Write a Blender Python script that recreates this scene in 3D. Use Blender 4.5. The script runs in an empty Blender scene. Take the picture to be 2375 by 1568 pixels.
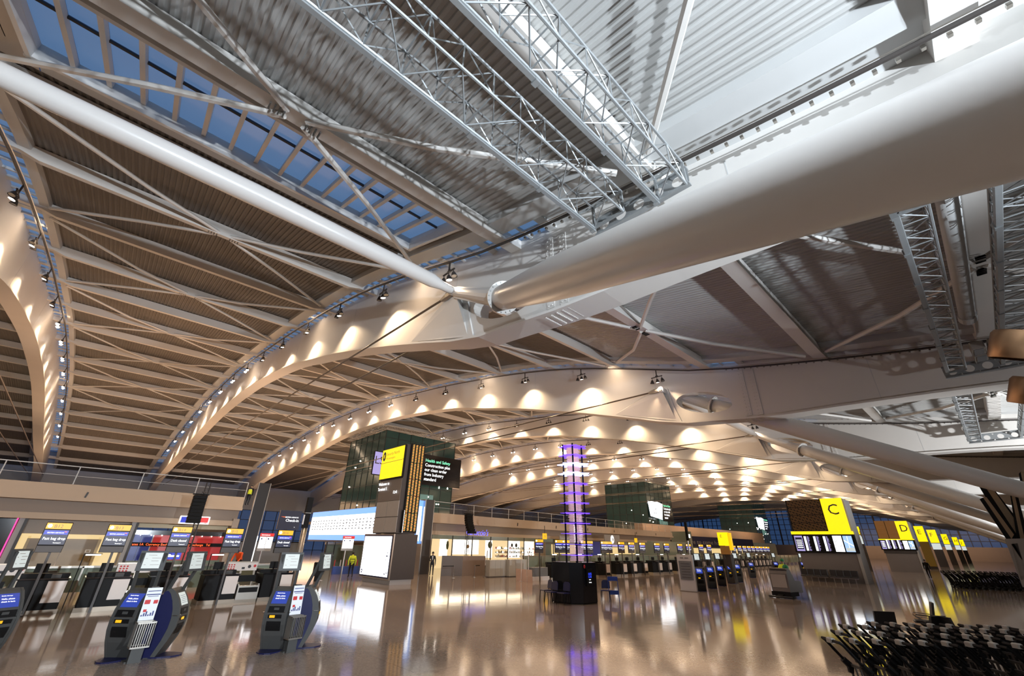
import bpy, bmesh, math, random
from math import sin, cos, pi, radians, sqrt
from mathutils import Vector, Matrix
random.seed(5)
SC = bpy.context.scene
COL = SC.collection

# ---------------------------------------------------------------- camera (image taken as 2375 x 1568)
F_PX = 975.58
CX, CY = 1187.5, 784.0
R = [(0.72384196, 0.31585800, 0.61339367), (-0.68954252, 0.30732724, 0.65559262), (0.01861090, -0.89762480, 0.44032487)]
EYE = Vector((0, 0, 2.4))
def ray(px, py):
    v = ((px - CX) / F_PX, (py - CY) / F_PX, 1.0)
    return Vector([sum(R[i][j] * v[j] for j in range(3)) for i in range(3)])
def P(px, py, axis, val):
    r = ray(px, py)
    return EYE + r * ((val - EYE[axis]) / r[axis])
cam = bpy.data.cameras.new('camera')
cam.sensor_width = 36; cam.lens = F_PX / 2375 * 36; cam.clip_end = 2000; cam.clip_start = 0.05
camo = bpy.data.objects.new('camera', cam); COL.objects.link(camo)
camo.matrix_world = Matrix(((R[0][0], -R[0][1], -R[0][2], EYE[0]), (R[1][0], -R[1][1], -R[1][2], EYE[1]), (R[2][0], -R[2][1], -R[2][2], EYE[2]), (0, 0, 0, 1)))
SC.camera = camo
SC.view_settings.view_transform = 'Standard'
SC.view_settings.look = 'None'
SC.view_settings.exposure = 0.0
cy = SC.cycles
cy.max_bounces = 4; cy.diffuse_bounces = 2; cy.glossy_bounces = 2; cy.transmission_bounces = 2; cy.transparent_max_bounces = 4
cy.caustics_reflective = False; cy.caustics_refractive = False
cy.sample_clamp_indirect = 4.0
cy.use_denoising = True
cy.adaptive_threshold = .08
cy.use_light_tree = True

# ---------------------------------------------------------------- materials
M = {}
def mat(name, col, rough=.5, metal=0.0, emit=None, es=1.0, noise=0.0, nscale=8.0, alpha=1.0, spec=.5, trans=0.0, bump=0.0):
    m = bpy.data.materials.new(name); m.use_nodes = True
    nt = m.node_tree; b = nt.nodes['Principled BSDF']
    b.inputs['Base Color'].default_value = (*col, 1); b.inputs['Roughness'].default_value = rough
    b.inputs['Metallic'].default_value = metal; b.inputs['Specular IOR Level'].default_value = spec
    if trans: b.inputs['Transmission Weight'].default_value = trans
    if emit:
        b.inputs['Emission Color'].default_value = (*emit, 1); b.inputs['Emission Strength'].default_value = es; m.cycles.emission_sampling = 'NONE'
    if alpha < 1: b.inputs['Alpha'].default_value = alpha
    if noise:
        tc = nt.nodes.new('ShaderNodeTexCoord'); n = nt.nodes.new('ShaderNodeTexNoise'); n.inputs['Scale'].default_value = nscale
        n.inputs['Detail'].default_value = 4
        mr = nt.nodes.new('ShaderNodeMapRange'); mr.inputs['To Min'].default_value = 1 - noise; mr.inputs['To Max'].default_value = 1 + noise
        mx = nt.nodes.new('ShaderNodeMix'); mx.data_type = 'RGBA'; mx.blend_type = 'MULTIPLY'; mx.inputs[0].default_value = 1
        mx.inputs[6].default_value = (*col, 1)
        nt.links.new(tc.outputs['Object'], n.inputs['Vector']); nt.links.new(n.outputs['Fac'], mr.inputs['Value'])
        nt.links.new(mr.outputs['Result'], mx.inputs[7]); nt.links.new(mx.outputs[2], b.inputs['Base Color'])
        if bump:
            bp = nt.nodes.new('ShaderNodeBump'); bp.inputs['Strength'].default_value = bump
            nt.links.new(n.outputs['Fac'], bp.inputs['Height']); nt.links.new(bp.outputs['Normal'], b.inputs['Normal'])
    M[name] = m
    return m
def glow(name, col, s):
    m = mat(name, (0.02, 0.02, 0.02), .4, emit=col, es=s)
    m.cycles.emission_sampling = 'FRONT_BACK' if name in ('billboard_white', 'poster_white', 'shop_white', 'purple_disc_hot') else 'NONE'
    return m

mat('white_steel', (.70, .67, .63), .55, noise=.05, nscale=.6)
mat('tube_steel', (.66, .63, .60), .30, noise=.04, nscale=.5)
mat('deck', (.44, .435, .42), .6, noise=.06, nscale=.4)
mat('deck_shaded', (.155, .14, .125), .65, noise=.06, nscale=.4)  # same deck further in, with the dimmer light put into its colour
mat('soffit_panel', (.56, .50, .43), .5, noise=.05, nscale=1.5)
mat('fascia', (.56, .56, .55), .45, noise=.05, nscale=.5)
mat('galv', (.34, .355, .36), .45, metal=.5, noise=.12, nscale=3)
mat('dark_steel', (.042, .034, .030), .5, noise=.1, nscale=4)
mat('cable_steel', (.10, .075, .055), .4, metal=.4)
mat('black', (.006, .0055, .0055), .55, noise=.1, spec=.15)
mat('blackgloss', (.010, .010, .012), .12)
mat('rubber', (.015, .015, .015), .7)
mat('chrome', (.55, .54, .52), .22, metal=1)
mat('steel', (.38, .35, .31), .32, metal=.85, noise=.08, nscale=2)
mat('plinth', (.33, .27, .21), .3, metal=.6, noise=.06)
mat('kiosk_grey', (.055, .053, .05), .5, noise=.05, spec=.25)
mat('kiosk_navy', (.008, .009, .045), .45, noise=.08, spec=.25)
mat('white_panel', (.62, .55, .50), .4, noise=.03)
mat('paper', (.72, .71, .72), .6)
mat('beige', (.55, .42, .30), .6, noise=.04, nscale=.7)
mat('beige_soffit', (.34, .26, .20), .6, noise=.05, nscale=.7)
mat('bulkhead', (.40, .33, .27), .6, noise=.04)
mat('door_wood', (.28, .20, .10), .35, noise=.1, nscale=3)
mat('door_frame', (.68, .58, .38), .5)
mat('tan_wall', (.24, .18, .145), .55, noise=.05)
mat('grey_counter', (.46, .47, .45), .4, noise=.04)
mat('slate', (.17, .18, .19), .35, noise=.06)
mat('grey_wall', (.15, .125, .11), .5, noise=.05)
mat('panel_grey', (.34, .31, .28), .45, noise=.06, nscale=3)
mat('tower_glass', (.02, .045, .040), .12, noise=.25, nscale=.35, spec=.6, emit=(.010, .026, .023), es=.35)  # faint green glow added to lift the dark glass
mat('tower_frame', (.02, .025, .025), .35)
mat('green_glass', (.20, .24, .19), .12, noise=.05)
mat('glass', (.75, .85, .80), .03, trans=1.0, alpha=.22)
mat('red_wall', (.42, .014, .012), .3, emit=(.5, .01, .01), es=.25, noise=.08, nscale=2)
mat('blue_wall', (.02, .03, .20), .3, emit=(.02, .04, .3), es=.2, noise=.1, nscale=2)
mat('navy', (.010, .012, .045), .35)
mat('chair_blue', (.010, .012, .06), .4, noise=.06)
mat('blue_frame', (.02, .06, .28), .4)
mat('seat_black', (.014, .012, .013), .45)
mat('tan_fin', (.30, .20, .11), .45, noise=.08)
mat('copper', (.30, .17, .09), .35, metal=.8, noise=.12, nscale=6)
mat('skin', (.45, .28, .20), .6)
mat('hair', (.02, .016, .012), .6)
mat('suit', (.014, .014, .018), .7, noise=.1)
mat('shirt', (.7, .7, .72), .7)
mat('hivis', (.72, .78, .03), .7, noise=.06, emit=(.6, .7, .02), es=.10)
mat('hivis_dark', (.05, .06, .04), .7)
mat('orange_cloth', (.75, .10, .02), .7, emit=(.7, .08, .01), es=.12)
mat('green_cloth', (.03, .25, .09), .7)
mat('trousers', (.016, .017, .025), .8)
mat('machine', (.15, .135, .125), .5, noise=.06)
mat('wood_pink', (.55, .40, .33), .5, noise=.04)
mat('clear_disc', (.55, .38, .40), .15, noise=.3, nscale=9, metal=.5, emit=(.65, .40, .42), es=.55)  # pinkish glow built in to imitate the glimmer of the glass
mat('belt', (.02, .02, .022), .6)
mat('red_plastic', (.5, .02, .02), .4)
mat('bottle_green', (.10, .12, .04), .3)
mat('food_tan', (.5, .32, .14), .5)
glow('lens', (1, .86, .74), 26)
glow('lens_far', (1, .84, .70), 22)
glow('yellow_sign', (1, .74, .0), 1.25)
glow('amber_sign', (1, .50, .0), 1.15)
glow('white_light', (1, .98, .95), 3.2)
glow('billboard_white', (.97, .98, 1), 2.3)
glow('billboard_blue', (.16, .36, .9), 1.6)
glow('screen_blue', (.015, .05, .42), 1.0)
glow('screen_navy', (.006, .008, .07), .55)
glow('band_blue', (.035, .06, .60), 1.1)
glow('screen_pale', (.66, .72, .70), .95)
glow('amber_faint', (.30, .14, .005), .22)
glow('screen_lilac', (.50, .42, .85), .9)
glow('screen_sky', (.40, .62, 1), 1.1)
glow('text_white', (1, 1, 1), 2.6)
glow('text_green', (.25, 1, .55), 1.8)
glow('text_red', (1, .12, .02), 2.4)
glow('led_orange', (1, .33, .05), 1.2)
glow('led_yellow', (1, .55, .12), .9)
glow('led_green', (.25, .5, .12), .6)
glow('led_amber_dim', (.42, .15, .02), .35)
glow('red_header', (.9, .03, .03), 1.0)
glow('magenta_light', (1, .02, .30), 1.6)
glow('purple_disc', (.13, .04, 1), 2.2)
glow('purple_disc_hot', (.35, .40, 1), 5.0)
glow('sign_blue', (.10, .10, 1), 2.4)
glow('clock_blue', (.03, .07, 1), 2.0)
glow('shop_warm', (.95, .68, .34), .95)
glow('shop_white', (1, .93, .80), 2.6)
glow('wall_glow', (1, .72, .32), .85)
glow('poster_white', (.98, .98, 1), 2.6)
glow('tower_lit', (.18, .36, .30), .55)
glow('dusk_pane', (.12, .24, .47), .62)
glow('night_pane', (.05, .12, .30), .36)
mat('mark_black', (.02, .02, .025), .6)
mat('mark_blue', (.03, .04, .16), .6)
mat('mark_red', (.5, .02, .02), .6)

def floor_mat():
    m = bpy.data.materials.new('terrazzo'); m.use_nodes = True; nt = m.node_tree; b = nt.nodes['Principled BSDF']
    L = nt.links.new
    tc = nt.nodes.new('ShaderNodeTexCoord')
    n = nt.nodes.new('ShaderNodeTexNoise'); n.inputs['Scale'].default_value = 0.35; n.inputs['Detail'].default_value = 5
    v = nt.nodes.new('ShaderNodeTexVoronoi'); v.inputs['Scale'].default_value = 28
    r1 = nt.nodes.new('ShaderNodeValToRGB'); r1.color_ramp.elements[0].color = (.25, .20, .17, 1); r1.color_ramp.elements[1].color = (.35, .285, .24, 1)
    r2 = nt.nodes.new('ShaderNodeValToRGB'); r2.color_ramp.elements[0].color = (.72, .72, .72, 1); r2.color_ramp.elements[1].color = (1.08, 1.05, 1.02, 1)
    mx = nt.nodes.new('ShaderNodeMix'); mx.data_type = 'RGBA'; mx.blend_type = 'MULTIPLY'; mx.inputs[0].default_value = 1
    br = nt.nodes.new('ShaderNodeTexBrick'); br.offset = 0; br.squash = 1
    br.inputs['Color1'].default_value = (1, 1, 1, 1); br.inputs['Color2'].default_value = (.95, .95, .95, 1); br.inputs['Mortar'].default_value = (.45, .42, .4, 1)
    br.inputs['Scale'].default_value = 1; br.inputs['Mortar Size'].default_value = .006; br.inputs['Brick Width'].default_value = 3; br.inputs['Row Height'].default_value = 3
    mx2 = nt.nodes.new('ShaderNodeMix'); mx2.data_type = 'RGBA'; mx2.blend_type = 'MULTIPLY'; mx2.inputs[0].default_value = 1
    for a in (n, v, br): L(tc.outputs['Object'], a.inputs['Vector'])
    L(n.outputs['Fac'], r1.inputs['Fac']); L(v.outputs['Color'], r2.inputs['Fac'])
    L(r1.outputs['Color'], mx.inputs[6]); L(r2.outputs['Color'], mx.inputs[7])
    L(mx.outputs[2], mx2.inputs[6]); L(br.outputs['Color'], mx2.inputs[7]); L(mx2.outputs[2], b.inputs['Base Color'])
    b.inputs['Roughness'].default_value = .085; b.inputs['Specular IOR Level'].default_value = .55
    n2 = nt.nodes.new('ShaderNodeTexNoise'); n2.inputs['Scale'].default_value = 1.6; n2.inputs['Detail'].default_value = 3
    bp = nt.nodes.new('ShaderNodeBump'); bp.inputs['Strength'].default_value = .010; bp.inputs['Distance'].default_value = .15
    L(tc.outputs['Object'], n2.inputs['Vector']); L(n2.outputs['Fac'], bp.inputs['Height']); L(bp.outputs['Normal'], b.inputs['Normal'])
    M['terrazzo'] = m
floor_mat()

# ---------------------------------------------------------------- mesh builder
_fonts = {}
def font_geo(s):
    if s in _fonts: return _fonts[s]
    cu = bpy.data.curves.new('lettering', 'FONT'); cu.body = s; cu.size = 1; cu.resolution_u = 2
    o = bpy.data.objects.new('lettering', cu); COL.objects.link(o)
    me = o.to_mesh()
    g = ([tuple(v.co[:2]) for v in me.vertices], [tuple(p.vertices) for p in me.polygons])
    o.to_mesh_clear(); bpy.data.objects.remove(o); bpy.data.curves.remove(cu)
    _fonts[s] = g
    return g
class MB:
    def __init__(s): s.v = []; s.f = []; s.m = []; s.mats = []
    def mi(s, m):
        if m not in s.mats: s.mats.append(m)
        return s.mats.index(m)
    def add(s, vs, fs, m):
        o = len(s.v); k = s.mi(m)
        s.v += [tuple(a) for a in vs]
        for f in fs: s.f.append(tuple(i + o for i in f)); s.m.append(k)
        return s
    def quad(s, a, b, c, d, m): return s.add([a, b, c, d], [(0, 1, 2, 3)], m)
    def hexa(s, p, m): return s.add(p, [(0, 3, 2, 1), (4, 5, 6, 7), (0, 1, 5, 4), (1, 2, 6, 5), (2, 3, 7, 6), (3, 0, 4, 7)], m)
    def box(s, x0, x1, y0, y1, z0, z1, m):
        return s.hexa([(x0, y0, z0), (x1, y0, z0), (x1, y1, z0), (x0, y1, z0), (x0, y0, z1), (x1, y0, z1), (x1, y1, z1), (x0, y1, z1)], m)
    def bbox(s, x0, x1, y0, y1, z0, z1, m, c=.02):
        # box with chamfered vertical and top edges
        pts = [(x0 + c, y0), (x1 - c, y0), (x1, y0 + c), (x1, y1 - c), (x1 - c, y1), (x0 + c, y1), (x0, y1 - c), (x0, y0 + c)]
        cx, cyy = (x0 + x1) / 2, (y0 + y1) / 2
        top = [(cx + (a - cx) * (1 - 2 * c / max(x1 - x0, .01)), cyy + (b - cyy) * (1 - 2 * c / max(y1 - y0, .01))) for a, b in pts]
        vs = [(a, b, z0) for a, b in pts] + [(a, b, z1 - c) for a, b in pts] + [(a, b, z1) for a, b in top]
        fs = [tuple(range(7, -1, -1)), tuple(range(16, 24))]
        for r in (0, 8):
            for i in range(8): fs.append((r + i, r + (i + 1) % 8, r + 8 + (i + 1) % 8, r + 8 + i))
        return s.add(vs, fs, m)
    def bar(s, p, q, w, h, m, up=(0, 0, 1)):
        p = Vector(p); q = Vector(q); d = (q - p).normalized(); u = Vector(up)
        if abs(d.dot(u)) > .98: u = Vector((1, 0, 0))
        a = d.cross(u).normalized() * (w / 2); b = a.cross(d).normalized() * (h / 2)
        return s.hexa([p - a - b, p + a - b, p + a + b, p - a + b, q - a - b, q + a - b, q + a + b, q - a + b], m)
    def tube(s, pts, r, m, n=8, cap=True):
        pts = [Vector(p) for p in pts]; N = len(pts)
        rs = r if isinstance(r, (list, tuple)) else [r] * N
        vs = []; up = None
        for i, p in enumerate(pts):
            d = (pts[min(i + 1, N - 1)] - pts[max(i - 1, 0)]).normalized()
            if up is None: up = Vector((0, 0, 1)) if abs(d.z) < .95 else Vector((1, 0, 0))
            a = d.cross(up).normalized(); b = a.cross(d).normalized(); up = b
            for k in range(n): vs.append(p + (a * cos(2 * pi * k / n) + b * sin(2 * pi * k / n)) * rs[i])
        fs = [(i * n + k, i * n + (k + 1) % n, (i + 1) * n + (k + 1) % n, (i + 1) * n + k) for i in range(N - 1) for k in range(n)]
        if cap: fs += [tuple(range(n - 1, -1, -1)), tuple((N - 1) * n + k for k in range(n))]
        return s.add(vs, fs, m)
    def ball(s, c, r, m, n=8, sc=(1, 1, 1)):
        c = Vector(c); vs = [c + Vector((0, 0, -r * sc[2]))]; h = n // 2
        for i in range(1, h):
            t = -pi / 2 + pi * i / h
            for k in range(n): vs.append(c + Vector((r * sc[0] * cos(t) * cos(2 * pi * k / n), r * sc[1] * cos(t) * sin(2 * pi * k / n), r * sc[2] * sin(t))))
        vs.append(c + Vector((0, 0, r * sc[2]))); e = len(vs) - 1
        fs = [(0, 1 + (k + 1) % n, 1 + k) for k in range(n)]
        for i in range(h - 2):
            for k in range(n): a = 1 + i * n; fs.append((a + k, a + (k + 1) % n, a + n + (k + 1) % n, a + n + k))
        a = 1 + (h - 2) * n; fs += [(a + k, a + (k + 1) % n, e) for k in range(n)]
        return s.add(vs, fs, m)
    def prism(s, poly, fn, w0, w1, m):
        n = len(poly); vs = [fn(u, v, w0) for u, v in poly] + [fn(u, v, w1) for u, v in poly]
        return s.add(vs, [tuple(range(n - 1, -1, -1)), tuple(range(n, 2 * n))] + [(i, (i + 1) % n, n + (i + 1) % n, n + i) for i in range(n)], m)
    def text(s, t, o, ux, uz, size, m, align=0.0, wide=1.0):
        vs, fs = font_geo(t); o = Vector(o); ux = Vector(ux).normalized(); uz = Vector(uz).normalized()
        if not vs: return s
        w = max(v[0] for v in vs)
        return s.add([o + ux * ((v[0] - w * align) * size * wide) + uz * (v[1] * size) for v in vs], fs, m)
    def xf(s, mtx):
        s.v = [tuple(mtx @ Vector(a)) for a in s.v]; return s
    def build(s, name, parent=None, loc=(0, 0, 0), smooth=False, off=None):
        me = bpy.data.meshes.new(name)
        vs = s.v if off is None else [(a[0] - off[0], a[1] - off[1], a[2] - off[2]) for a in s.v]
        me.from_pydata(vs, [], s.f)
        for m in s.mats: me.materials.append(M[m])
        me.polygons.foreach_set('material_index', s.m)
        if smooth: me.polygons.foreach_set('use_smooth', [True] * len(s.f))
        me.update()
        o = bpy.data.objects.new(name, me); COL.objects.link(o); o.location = loc
        if parent: o.parent = parent
        return o
def tag(o, label=None, cat=None, group=None, kind=None):
    if label: o['label'] = label
    if cat: o['category'] = cat
    if group: o['group'] = group
    if kind: o['kind'] = kind
    return o
KIDS = {}
def empty(name, loc, rz=0, label=None, cat=None, group=None):
    o = bpy.data.objects.new(name, None); COL.objects.link(o); o.empty_display_size = .2
    o.location = loc; o.rotation_euler = (0, 0, rz)
    return tag(o, label, cat, group)
def copy_tree(o, parent=None):
    c = o.copy(); COL.objects.link(c)
    if parent: c.parent = parent
    for ch in list(o.children): copy_tree(ch, c)
    return c
class Thing:
    """an Empty whose parts are given in world coordinates (w) or local ones (p)"""
    def __init__(s, name, loc, label, cat, group=None, rz=0): s.o = empty(name, loc, rz, label, cat, group); s.loc = loc
    def w(s, name, mb, parent=None, smooth=False, label=None):
        o = mb.build(name, parent or s.o, off=s.loc, smooth=smooth)
        if label: o['label'] = label
        return o
    def p(s, name, mb, parent=None, smooth=False, label=None):
        o = mb.build(name, parent or s.o, smooth=smooth)
        if label: o['label'] = label
        return o
ORD = ['first', 'second', 'third', 'fourth', 'fifth', 'sixth', 'seventh', 'eighth', 'ninth', 'tenth', 'eleventh', 'twelfth', 'thirteenth', 'fourteenth', 'fifteenth', 'sixteenth', 'seventeenth', 'eighteenth', 'nineteenth', 'twentieth', 'twenty-first', 'twenty-second', 'twenty-third', 'twenty-fourth', 'twenty-fifth', 'twenty-sixth', 'twenty-seventh', 'twenty-eighth', 'twenty-ninth', 'thirtieth']
def interp(tab, y):
    if y <= tab[0][0]: return tab[0][1]
    for i in range(len(tab) - 1):
        a, b = tab[i], tab[i + 1]
        if y <= b[0]:
            # Catmull-Rom between the table's points
            p0 = tab[max(i - 1, 0)]; p3 = tab[min(i + 2, len(tab) - 1)]
            h = b[0] - a[0]; t = (y - a[0]) / h
            m0 = (b[1] - p0[1]) / max(b[0] - p0[0], 1e-6) * h; m1 = (p3[1] - a[1]) / max(p3[0] - a[0], 1e-6) * h
            return (2 * t**3 - 3 * t**2 + 1) * a[1] + (t**3 - 2 * t**2 + t) * m0 + (-2 * t**3 + 3 * t**2) * b[1] + (t**3 - t**2) * m1
    return tab[-1][1]
# ================================================================ ROOF
BAY = 18.0
def AX(k): return 9.9 + BAY * (k - 1)            # centre line of arch k
NB = 13
TOP = [(-40, 3), (-30, 5.5), (-20, 8.2), (-10, 10.0), (-3.2, 11.0), (0, 11.4), (4, 12.0), (10, 13.1), (12.5, 13.8), (17.5, 15.3), (22.5, 16.6), (29, 17.8), (34.5, 18.6), (40, 19.3), (45, 19.8), (57, 20.9), (72, 21.2), (80, 21.0), (91, 20.2), (110, 18.0), (120, 16.0), (140, 12)]
BOT = [(-40, 1.5), (-30, 4), (-20, 6.7), (-10, 8.4), (-3, 9.1), (4.4, 9.4), (7, 9.45), (9.4, 9.7), (12.6, 10.05), (17, 11.3), (21.3, 12.5), (26, 13.7), (28, 14.2), (34.3, 15.5), (37.5, 16.2), (45, 17.2), (55, 18.0), (70, 18.0), (85, 16.7), (97, 15.5), (113, 14.0), (125, 11.5), (140, 8.5)]
def TZ(y): return interp(TOP, y)
def BZ(y): return interp(BOT, y)
PUR = [-15.4, -8.85, -2.3] + [3.85, 10.0, 16.6] + [16.6 + 6.57 * i for i in range(1, 17)]
NODE_Y, NODE_Z = 13.3, 12.35
HOLE = (9.0, 12.6)                                # oval slot in each web
def arch_web():
    mb = MB(); hw = .42; m = 'white_steel'
    ys = [-26 + 2 * i for i in range(18)] + [HOLE[0] + (HOLE[1] - HOLE[0]) * (1 - cos(pi * i / 12)) / 2 for i in range(13)] + [14 + 2 * i for i in range(62)]
    ys = sorted(set(round(y, 3) for y in ys if not (HOLE[0] < y < HOLE[1]) or True))
    hy, hl = (HOLE[0] + HOLE[1]) / 2, (HOLE[1] - HOLE[0]) / 2
    def hole(y):
        t = (y - hy) / hl
        if abs(t) > 1: return None
        s = sqrt(max(0, 1 - t * t)); zc = 11.05 + .22 * (y - hy)
        return zc - .72 * s, zc + .72 * s
    for a, b in zip(ys, ys[1:]):
        ha, hb = hole(a), hole(b)
        for sx in (-hw, hw):
            if ha and hb:
                mb.quad((sx, a, BZ(a)), (sx, b, BZ(b)), (sx, b, hb[0]), (sx, a, ha[0]), m)
                mb.quad((sx, a, ha[1]), (sx, b, hb[1]), (sx, b, TZ(b) + .45), (sx, a, TZ(a) + .45), m)
            else: mb.quad((sx, a, BZ(a)), (sx, b, BZ(b)), (sx, b, TZ(b) + .45), (sx, a, TZ(a) + .45), m)
        if ha and hb:
            for i in (0, 1): mb.quad((-hw, a, ha[i]), (-hw, b, hb[i]), (hw, b, hb[i]), (hw, a, ha[i]), m)
        mb.quad((-hw, a, TZ(a) + .45), (-hw, b, TZ(b) + .45), (hw, b, TZ(b) + .45), (hw, a, TZ(a) + .45), m)
    return mb
def arch_flange():
    mb = MB(); hw = .56
    ys = [-26 + 2 * i for i in range(80)]
    for a, b in zip(ys, ys[1:]):
        za, zb = BZ(a), BZ(b); t = .10
        mb.quad((-hw, a, za - t), (hw, a, za - t), (hw, b, zb - t), (-hw, b, zb - t), 'white_steel')
        mb.quad((-hw, a, za), (hw, a, za), (hw, b, zb), (-hw, b, zb), 'white_steel')
        for sx in (-hw, hw): mb.quad((sx, a, za - t), (sx, b, zb - t), (sx, b, zb), (sx, a, za), 'white_steel')
    return mb
def gusset():
    mb = MB()
    for s in (-1, 1):                              # flared fin out to the pin on each face
        x0, x1 = s * .42, s * .95
        y = NODE_Y
        mb.prism([(y + 3.6, BZ(y + 3.6) + .05), (y + .45, NODE_Z + .15), (y - .25, NODE_Z + .15), (y - .5, 11.2), (y - .9, BZ(y - .9) + .02)], lambda u, v, w: (w, u, v), x0, s * .50, 'white_steel')
        # skewed skin from the flange edge out to the pin
        mb.add([(s * .5, y + 4.2, BZ(y + 4) + .1), (s * .50, y - .5, BZ(y) + .05), (x1, y - .1, NODE_Z - .25), (x1, y + .35, NODE_Z + .1), (s * .45, y + .3, NODE_Z + .5)], [(0, 1, 2, 3), (0, 3, 4), (1, 2, 3, 4)], 'white_steel')
        mb.tube([(s * .40, y, NODE_Z), (s * 1.12, y, NODE_Z)], .20, 'white_steel', 10)
        mb.tube([(s * 1.12, y, NODE_Z), (s * 1.17, y, NODE_Z)], .12, 'chrome', 8)
    return mb
def splice():
    mb = MB()
    for s in (-1, 1):
        for yy in (7.6, 8.2):
            mb.bar((s * .435, yy, BZ(yy) + .1), (s * .435, yy, TZ(yy) - .1), .03, .34, 'white_steel', up=(0, 1, 0))
            for i in range(14):
                z = BZ(yy) + .2 + (TZ(yy) - BZ(yy) - .4) * i / 13
                for d in (-.08, .08): mb.box(s * .45, s * .48, yy + d - .02, yy + d + .02, z - .02, z + .02, 'white_steel')
    for i in range(12):
        for j in range(6): mb.box(-.4 + .07 * i, -.37 + .07 * i, 7.2 + .25 * j, 7.24 + .25 * j, BZ(8) - .14, BZ(8) - .1, 'white_steel')
    for yy in range(0, 120, 12):                   # faint plate joints
        for s in (-1, 1): mb.bar((s * .422, yy + 2, BZ(yy + 2)), (s * .422, yy + 2, TZ(yy + 2)), .004, .03, 'fascia', up=(0, 1, 0))
    return mb
ARCHNAME = ['arch at the left edge', 'nearest full arch', 'second full arch', 'third full arch', 'fourth full arch', 'fifth full arch', 'sixth full arch', 'seventh full arch', 'eighth full arch', 'ninth full arch', 'tenth full arch', 'eleventh full arch', 'twelfth full arch', 'farthest arch']
a0 = None
for k in range(NB + 1):
    lab = 'white steel roof arch, ' + ['cut off by the left edge of the picture', 'nearest one seen whole, with the thick strut in front', 'second one seen whole, with an oval slot showing sky-bright roof'][k] if k < 3 else 'white steel roof arch lit by spotlights, %s seen whole counting from the near end' % ORD[k - 1]
    if a0 is None:
        a0 = empty('roof_arch', (AX(k), 0, 0), 0, lab, 'roof arch', 'white steel arches carrying the roof')
        arch_web().build('web', a0); arch_flange().build('bottom_flange', a0); gusset().build('strut_bracket', a0); tag(splice().build('bolt_pattern', a0), kind='stuff')
        o = a0
    else: o = copy_tree(a0); o.location.x = AX(k); o['label'] = lab

# ---------------- deck between the arches (corrugated sheet), one per bay, with skylight openings in every second bay
def deck(sky):
    mb = MB(); x0, x1 = 1.75, BAY - 1.75; pitch = .22; h = .04; zo = .42
    prof = []; n = int((x1 - x0) / pitch)
    for i in range(n): 
        a = x0 + i * pitch
        prof += [(a, 0), (a + pitch * .38, 0), (a + pitch * .5, h), (a + pitch * .88, h)]
    prof.append((x0 + n * pitch, 0))
    ys = [-24 + 2 * i for i in range(17)] + [9.9, 10.9] + [15.0, 16.1] + [17 + 2.2 * i for i in range(52)]
    ys = sorted(ys); 
    for a, b in zip(ys, ys[1:]):
        pa = [(x, a, TZ(a) + zo + z) for x, z in prof]; pb = [(x, b, TZ(b) + zo + z) for x, z in prof]
        fs = []
        N = len(prof)
        for i in range(N - 1):
            xm = (prof[i][0] + prof[i + 1][0]) / 2
            if sky and 9.91 < (a + b) / 2 < 16.09: continue
            fs.append((i, i + 1, N + i + 1, N + i))
        if fs: mb.add(pa + pb, fs, 'deck' if b <= 16.2 else 'deck_shaded')
        else:                                      # smooth panels around the skylight; paler bands have its daylight painted in
            op = 10.89 < (a + b) / 2 < 15.01
            xs = [x0, x0 + .6, SKX[0], SKX[1], SKX[1] + .4, x1 - .9, x1] if op else [x0, SKX[0], SKX[1], x1]
            for xa, xb in zip(xs, xs[1:]):
                if op and xa == SKX[0]: continue
                mb.quad((xa + .012, a, TZ(a) + zo), (xb - .012, a, TZ(a) + zo), (xb - .012, b, TZ(b) + zo), (xa + .012, b, TZ(b) + zo), 'soffit_panel' if (op or xa != SKX[0]) else 'fascia')
                mb.quad((xa, a, TZ(a) + zo + .1), (xb, a, TZ(a) + zo + .1), (xb, b, TZ(b) + zo + .1), (xa, b, TZ(b) + zo + .1), 'dark_steel')
    return mb
SKX = (2.9, 15.4)
dk = {}
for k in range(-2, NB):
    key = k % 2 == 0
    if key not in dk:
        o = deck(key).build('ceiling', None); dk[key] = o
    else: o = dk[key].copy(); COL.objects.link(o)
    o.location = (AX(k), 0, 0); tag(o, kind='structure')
# flat white edge panels beside the skylight strips
tr = None
for k in range(-2, NB):
    if tr is None:
        mb = MB()
        ys = [-24 + 2 * i for i in range(77)]
        for a, b in zip(ys, ys[1:]):
            for xa, xb in ((1.45, 1.85), (BAY - 2.2, BAY - 1.45)):
                mb.hexa([(xa, a, TZ(a) + .12), (xb, a, TZ(a) + .12), (xb, b, TZ(b) + .12), (xa, b, TZ(b) + .12), (xa, a, TZ(a) + .55), (xb, a, TZ(a) + .55), (xb, b, TZ(b) + .55), (xa, b, TZ(b) + .55)], 'fascia')
            if b <= 8:                              # solid lid where the strip is not glazed
                for xa, xb in ((.3, 1.5), (BAY - 1.5, BAY - .3)): mb.quad((xa, a, TZ(a) + .4), (xb, a, TZ(a) + .4), (xb, b, TZ(b) + .4), (xa, b, TZ(b) + .4), 'fascia')
        tr = mb.build('trim_1'); o = tr
    else: o = tr.copy(); COL.objects.link(o); o.name = 'trim_%d' % (k + 3)
    o.location = (AX(k), 0, 0); tag(o, kind='structure')
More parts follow.
